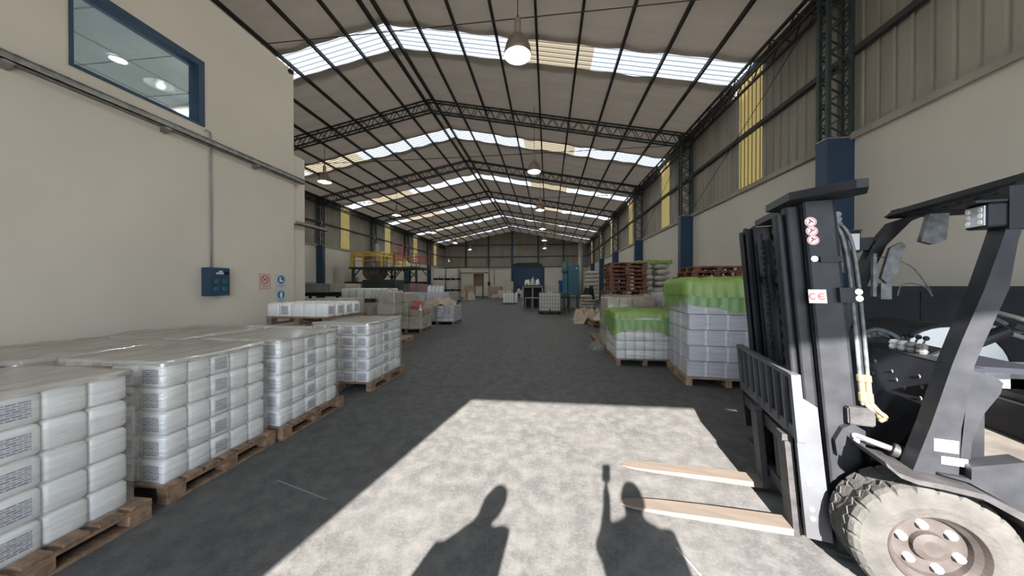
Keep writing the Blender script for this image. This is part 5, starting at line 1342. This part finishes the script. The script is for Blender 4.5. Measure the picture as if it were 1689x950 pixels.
# ================================================================== PEOPLE (behind the camera, seen by their shadows)
def skin(name, edges, pts, rad, m, parent, sub=2, root=0):
    me = bpy.data.meshes.new(name); me.from_pydata([Vector(p) for p in pts], edges, []); me.materials.append(M[m])
    o = bpy.data.objects.new(name, me); C.objects.link(o); o.parent = parent
    md = o.modifiers.new('skin', 'SKIN'); me.skin_vertices  # layer is made with the modifier
    if not me.skin_vertices: 
        bm_ = bmesh.new(); bm_.from_mesh(me); bm_.verts.layers.skin.verify(); bm_.to_mesh(me); bm_.free()
    for i, r in enumerate(rad):
        s_ = me.skin_vertices[0].data[i]; s_.radius = (r, r) if not isinstance(r, tuple) else r; s_.use_root = (i == root)
    md.use_smooth_shade = True
    ss = o.modifiers.new('sub', 'SUBSURF'); ss.levels = sub; ss.render_levels = sub
    return o
def person(lab, loc, rz, h=1.74, raised=None, shirt='shirt', lean=0):
    k = h/1.74; t = thing('person', lab, 'person', loc, rz)
    P_ = [(0, 0, .95), (0, 0, 1.12), (0, 0, 1.32), (lean*.3, 0, 1.44), (lean*.6, .01, 1.52), (lean, .02, 1.63),   # pelvis..head 0-5
          (-.10, 0, .90), (-.11, .01, .50), (-.12, -.02, .09), (-.13, .13, .04), (.10, 0, .90), (.11, .01, .50), (.12, -.02, .09), (.13, .13, .04)]  # legs
    E_ = [(0, 1), (1, 2), (2, 3), (3, 4), (4, 5), (0, 6), (6, 7), (7, 8), (8, 9), (0, 10), (10, 11), (11, 12), (12, 13)]
    R_ = [(.155, .115), (.145, .10), (.175, .115), (.10, .08), .055, .095, .095, .062, .042, .04, .095, .062, .042, .04]
    for s in (-1, 1):
        b_ = len(P_)
        if raised and s == raised['side']: arm = raised['pts']
        else: arm = [(s*.19, 0, 1.41), (s*.25, -.02, 1.13), (s*.26, .06, .90), (s*.26, .08, .84)]
        P_ += arm; E_ += [(3, b_), (b_, b_+1), (b_+1, b_+2), (b_+2, b_+3)]; R_ += [.062, .045, .030, (.038, .022)]
        hand = arm[3]; d = (Vector(arm[3])-Vector(arm[2])).normalized()
        side_v = Vector((0, 1, 0)) if abs(d.y) < .7 else Vector((1, 0, 0))
        for q in range(4):
            f0 = Vector(hand)+side_v*(.027-.018*q); L_ = (.075, .085, .08, .062)[q]
            c0 = len(P_); P_ += [tuple(f0+d*.035), tuple(f0+d*(.035+L_*.5)+Vector((-s*.004, .003, 0))), tuple(f0+d*(.035+L_)+Vector((-s*.014, .006, 0)))]
            E_ += [(b_+3, c0), (c0, c0+1), (c0+1, c0+2)]; R_ += [.0095, .0085, .007]
        c0 = len(P_); f0 = Vector(hand)-d*.01+side_v*.035; P_ += [tuple(f0), tuple(f0+d*.035+side_v*.018)]; E_ += [(b_+3, c0), (c0, c0+1)]; R_ += [.012, .009]
    P_ = [(x*k, y*k, z*k) for x, y, z in P_]
    R_ = [tuple(a*k for a in r) if isinstance(r, tuple) else r*k for r in R_]
    body = skin('body', E_, P_, R_, 'skin', t)
    # clothes
    bm = NB(); pr = [(.16, .92), (.165, 1.05), (.155, 1.15), (.185, 1.32), (.19, 1.40), (.12, 1.47), (.065, 1.50)]
    lathe(bm, [(r*k, z*k) for r, z in pr], 24)
    for v_ in bm.verts: v_.co.y *= .72; v_.co.x *= 1.32 if v_.co.z > 1.2*k else 1.15
    obj('shirt', bm, M[shirt], t, smooth=True)
    bm = NB()
    for s in (-1, 1):
        a = (raised['pts'] if raised and s == raised['side'] else [(s*.19, 0, 1.41), (s*.25, -.02, 1.13)])
        p0 = Vector(a[0])*k; p1 = Vector(a[1])*k; tube(bm, p0+(p0-p1)*.1, p0.lerp(p1, .75), .078*k, 14, r2=.066*k)
    obj('sleeves', bm, M[shirt], t, smooth=True)
    bm = NB()
    for s in (-1, 1):
        tube(bm, Vector((s*.09, 0, .96))*k, Vector((s*.11, .01, .50))*k, .115*k, 16, r2=.085*k); tube(bm, Vector((s*.11, .01, .50))*k, Vector((s*.12, -.01, .09))*k, .085*k, 16, r2=.072*k)
    lathe(bm, [(.165*k, .86*k), (.17*k, .98*k)], 20); obj('trousers', bm, M['trouser'], t, smooth=True)
    bm = NB()
    for s in (-1, 1): rbox(bm, (s*.125-.05)*k, (s*.125+.05)*k, -.09*k, .19*k, 0, .09*k, .03)
    obj('shoes', bm, M['black'], t, smooth=True)
    hd = Vector((lean, .02, 1.63))*k
    bm = NB(); bmesh.ops.create_uvsphere(bm, u_segments=20, v_segments=14, radius=1)
    for v_ in bm.verts:
        z = v_.co.z; f_ = 1-.18*max(0, -z); v_.co = Vector((v_.co.x*.075*f_*k, v_.co.y*.095*f_*k, z*.115*k))+hd
    obj('face', bm, M['skin'], t, smooth=True)
    bm = NB(); prism(bm, [(hd.y+.085*k, hd.z+.02*k), (hd.y+.115*k, hd.z-.02*k), (hd.y+.085*k, hd.z-.025*k)], hd.x-.012*k, hd.x+.012*k, ax=0)
    for s in (-1, 1): rbox(bm, hd.x+s*.078*k-.006, hd.x+s*.078*k+.006, hd.y-.02*k, hd.y+.02*k, hd.z-.03*k, hd.z+.03*k, .004)
    obj('nose_and_ears', bm, M['skin'], t, smooth=True)
    bm = NB()
    for s in (-1, 1): bmesh.ops.create_uvsphere(bm, u_segments=8, v_segments=6, radius=.011*k, matrix=Matrix.Translation(hd+Vector((s*.03*k, .086*k, .012*k))))
    rbox(bm, hd.x-.022*k, hd.x+.022*k, hd.y+.080*k, hd.y+.090*k, hd.z-.052*k, hd.z-.044*k, .002); obj('eyes_and_mouth', bm, M['hair'], t)
    bm = NB(); bmesh.ops.create_uvsphere(bm, u_segments=20, v_segments=14, radius=1)
    for v_ in bm.verts:
        c0 = v_.co.copy(); v_.co = Vector((c0.x*.084*k, c0.y*.104*k-.012*k, c0.z*.118*k+.012*k))+hd
    bmesh.ops.delete(bm, geom=[v_ for v_ in bm.verts if v_.co.z < hd.z+.0 and v_.co.y > hd.y-.02 or (v_.co.y > hd.y+.055*k and v_.co.z < hd.z+.07*k)], context='VERTS')
    obj('hair', bm, M['hair'], t, smooth=True)
    return t
person('person in dark shirt standing in the doorway holding a phone up at eye height', (.16, -.30, 0), 0, 1.72, raised=dict(side=-1, pts=[(-.18, 0, 1.41), (-.20, .13, 1.27), (-.165, .20, 1.47), (-.165, .225, 1.55)]))
person('person in grey shirt standing in the doorway left of the one with the phone', (-.96, -.52, 0), math.radians(25), 1.74, shirt='shirt2', lean=.03)
t = thing('phone', 'thin dark phone held upright in the raised hand', 'phone', (0, -.05, 1.66))
bm = NB(); rbox(bm, -.036, .036, -.006, .004, -.06, .09, .003); obj('case', bm, M['black'], t)
bm = NB(); box(bm, -.033, .033, -.0075, -.006, -.055, .085); obj('screen', bm, M['bluedrum'], t)
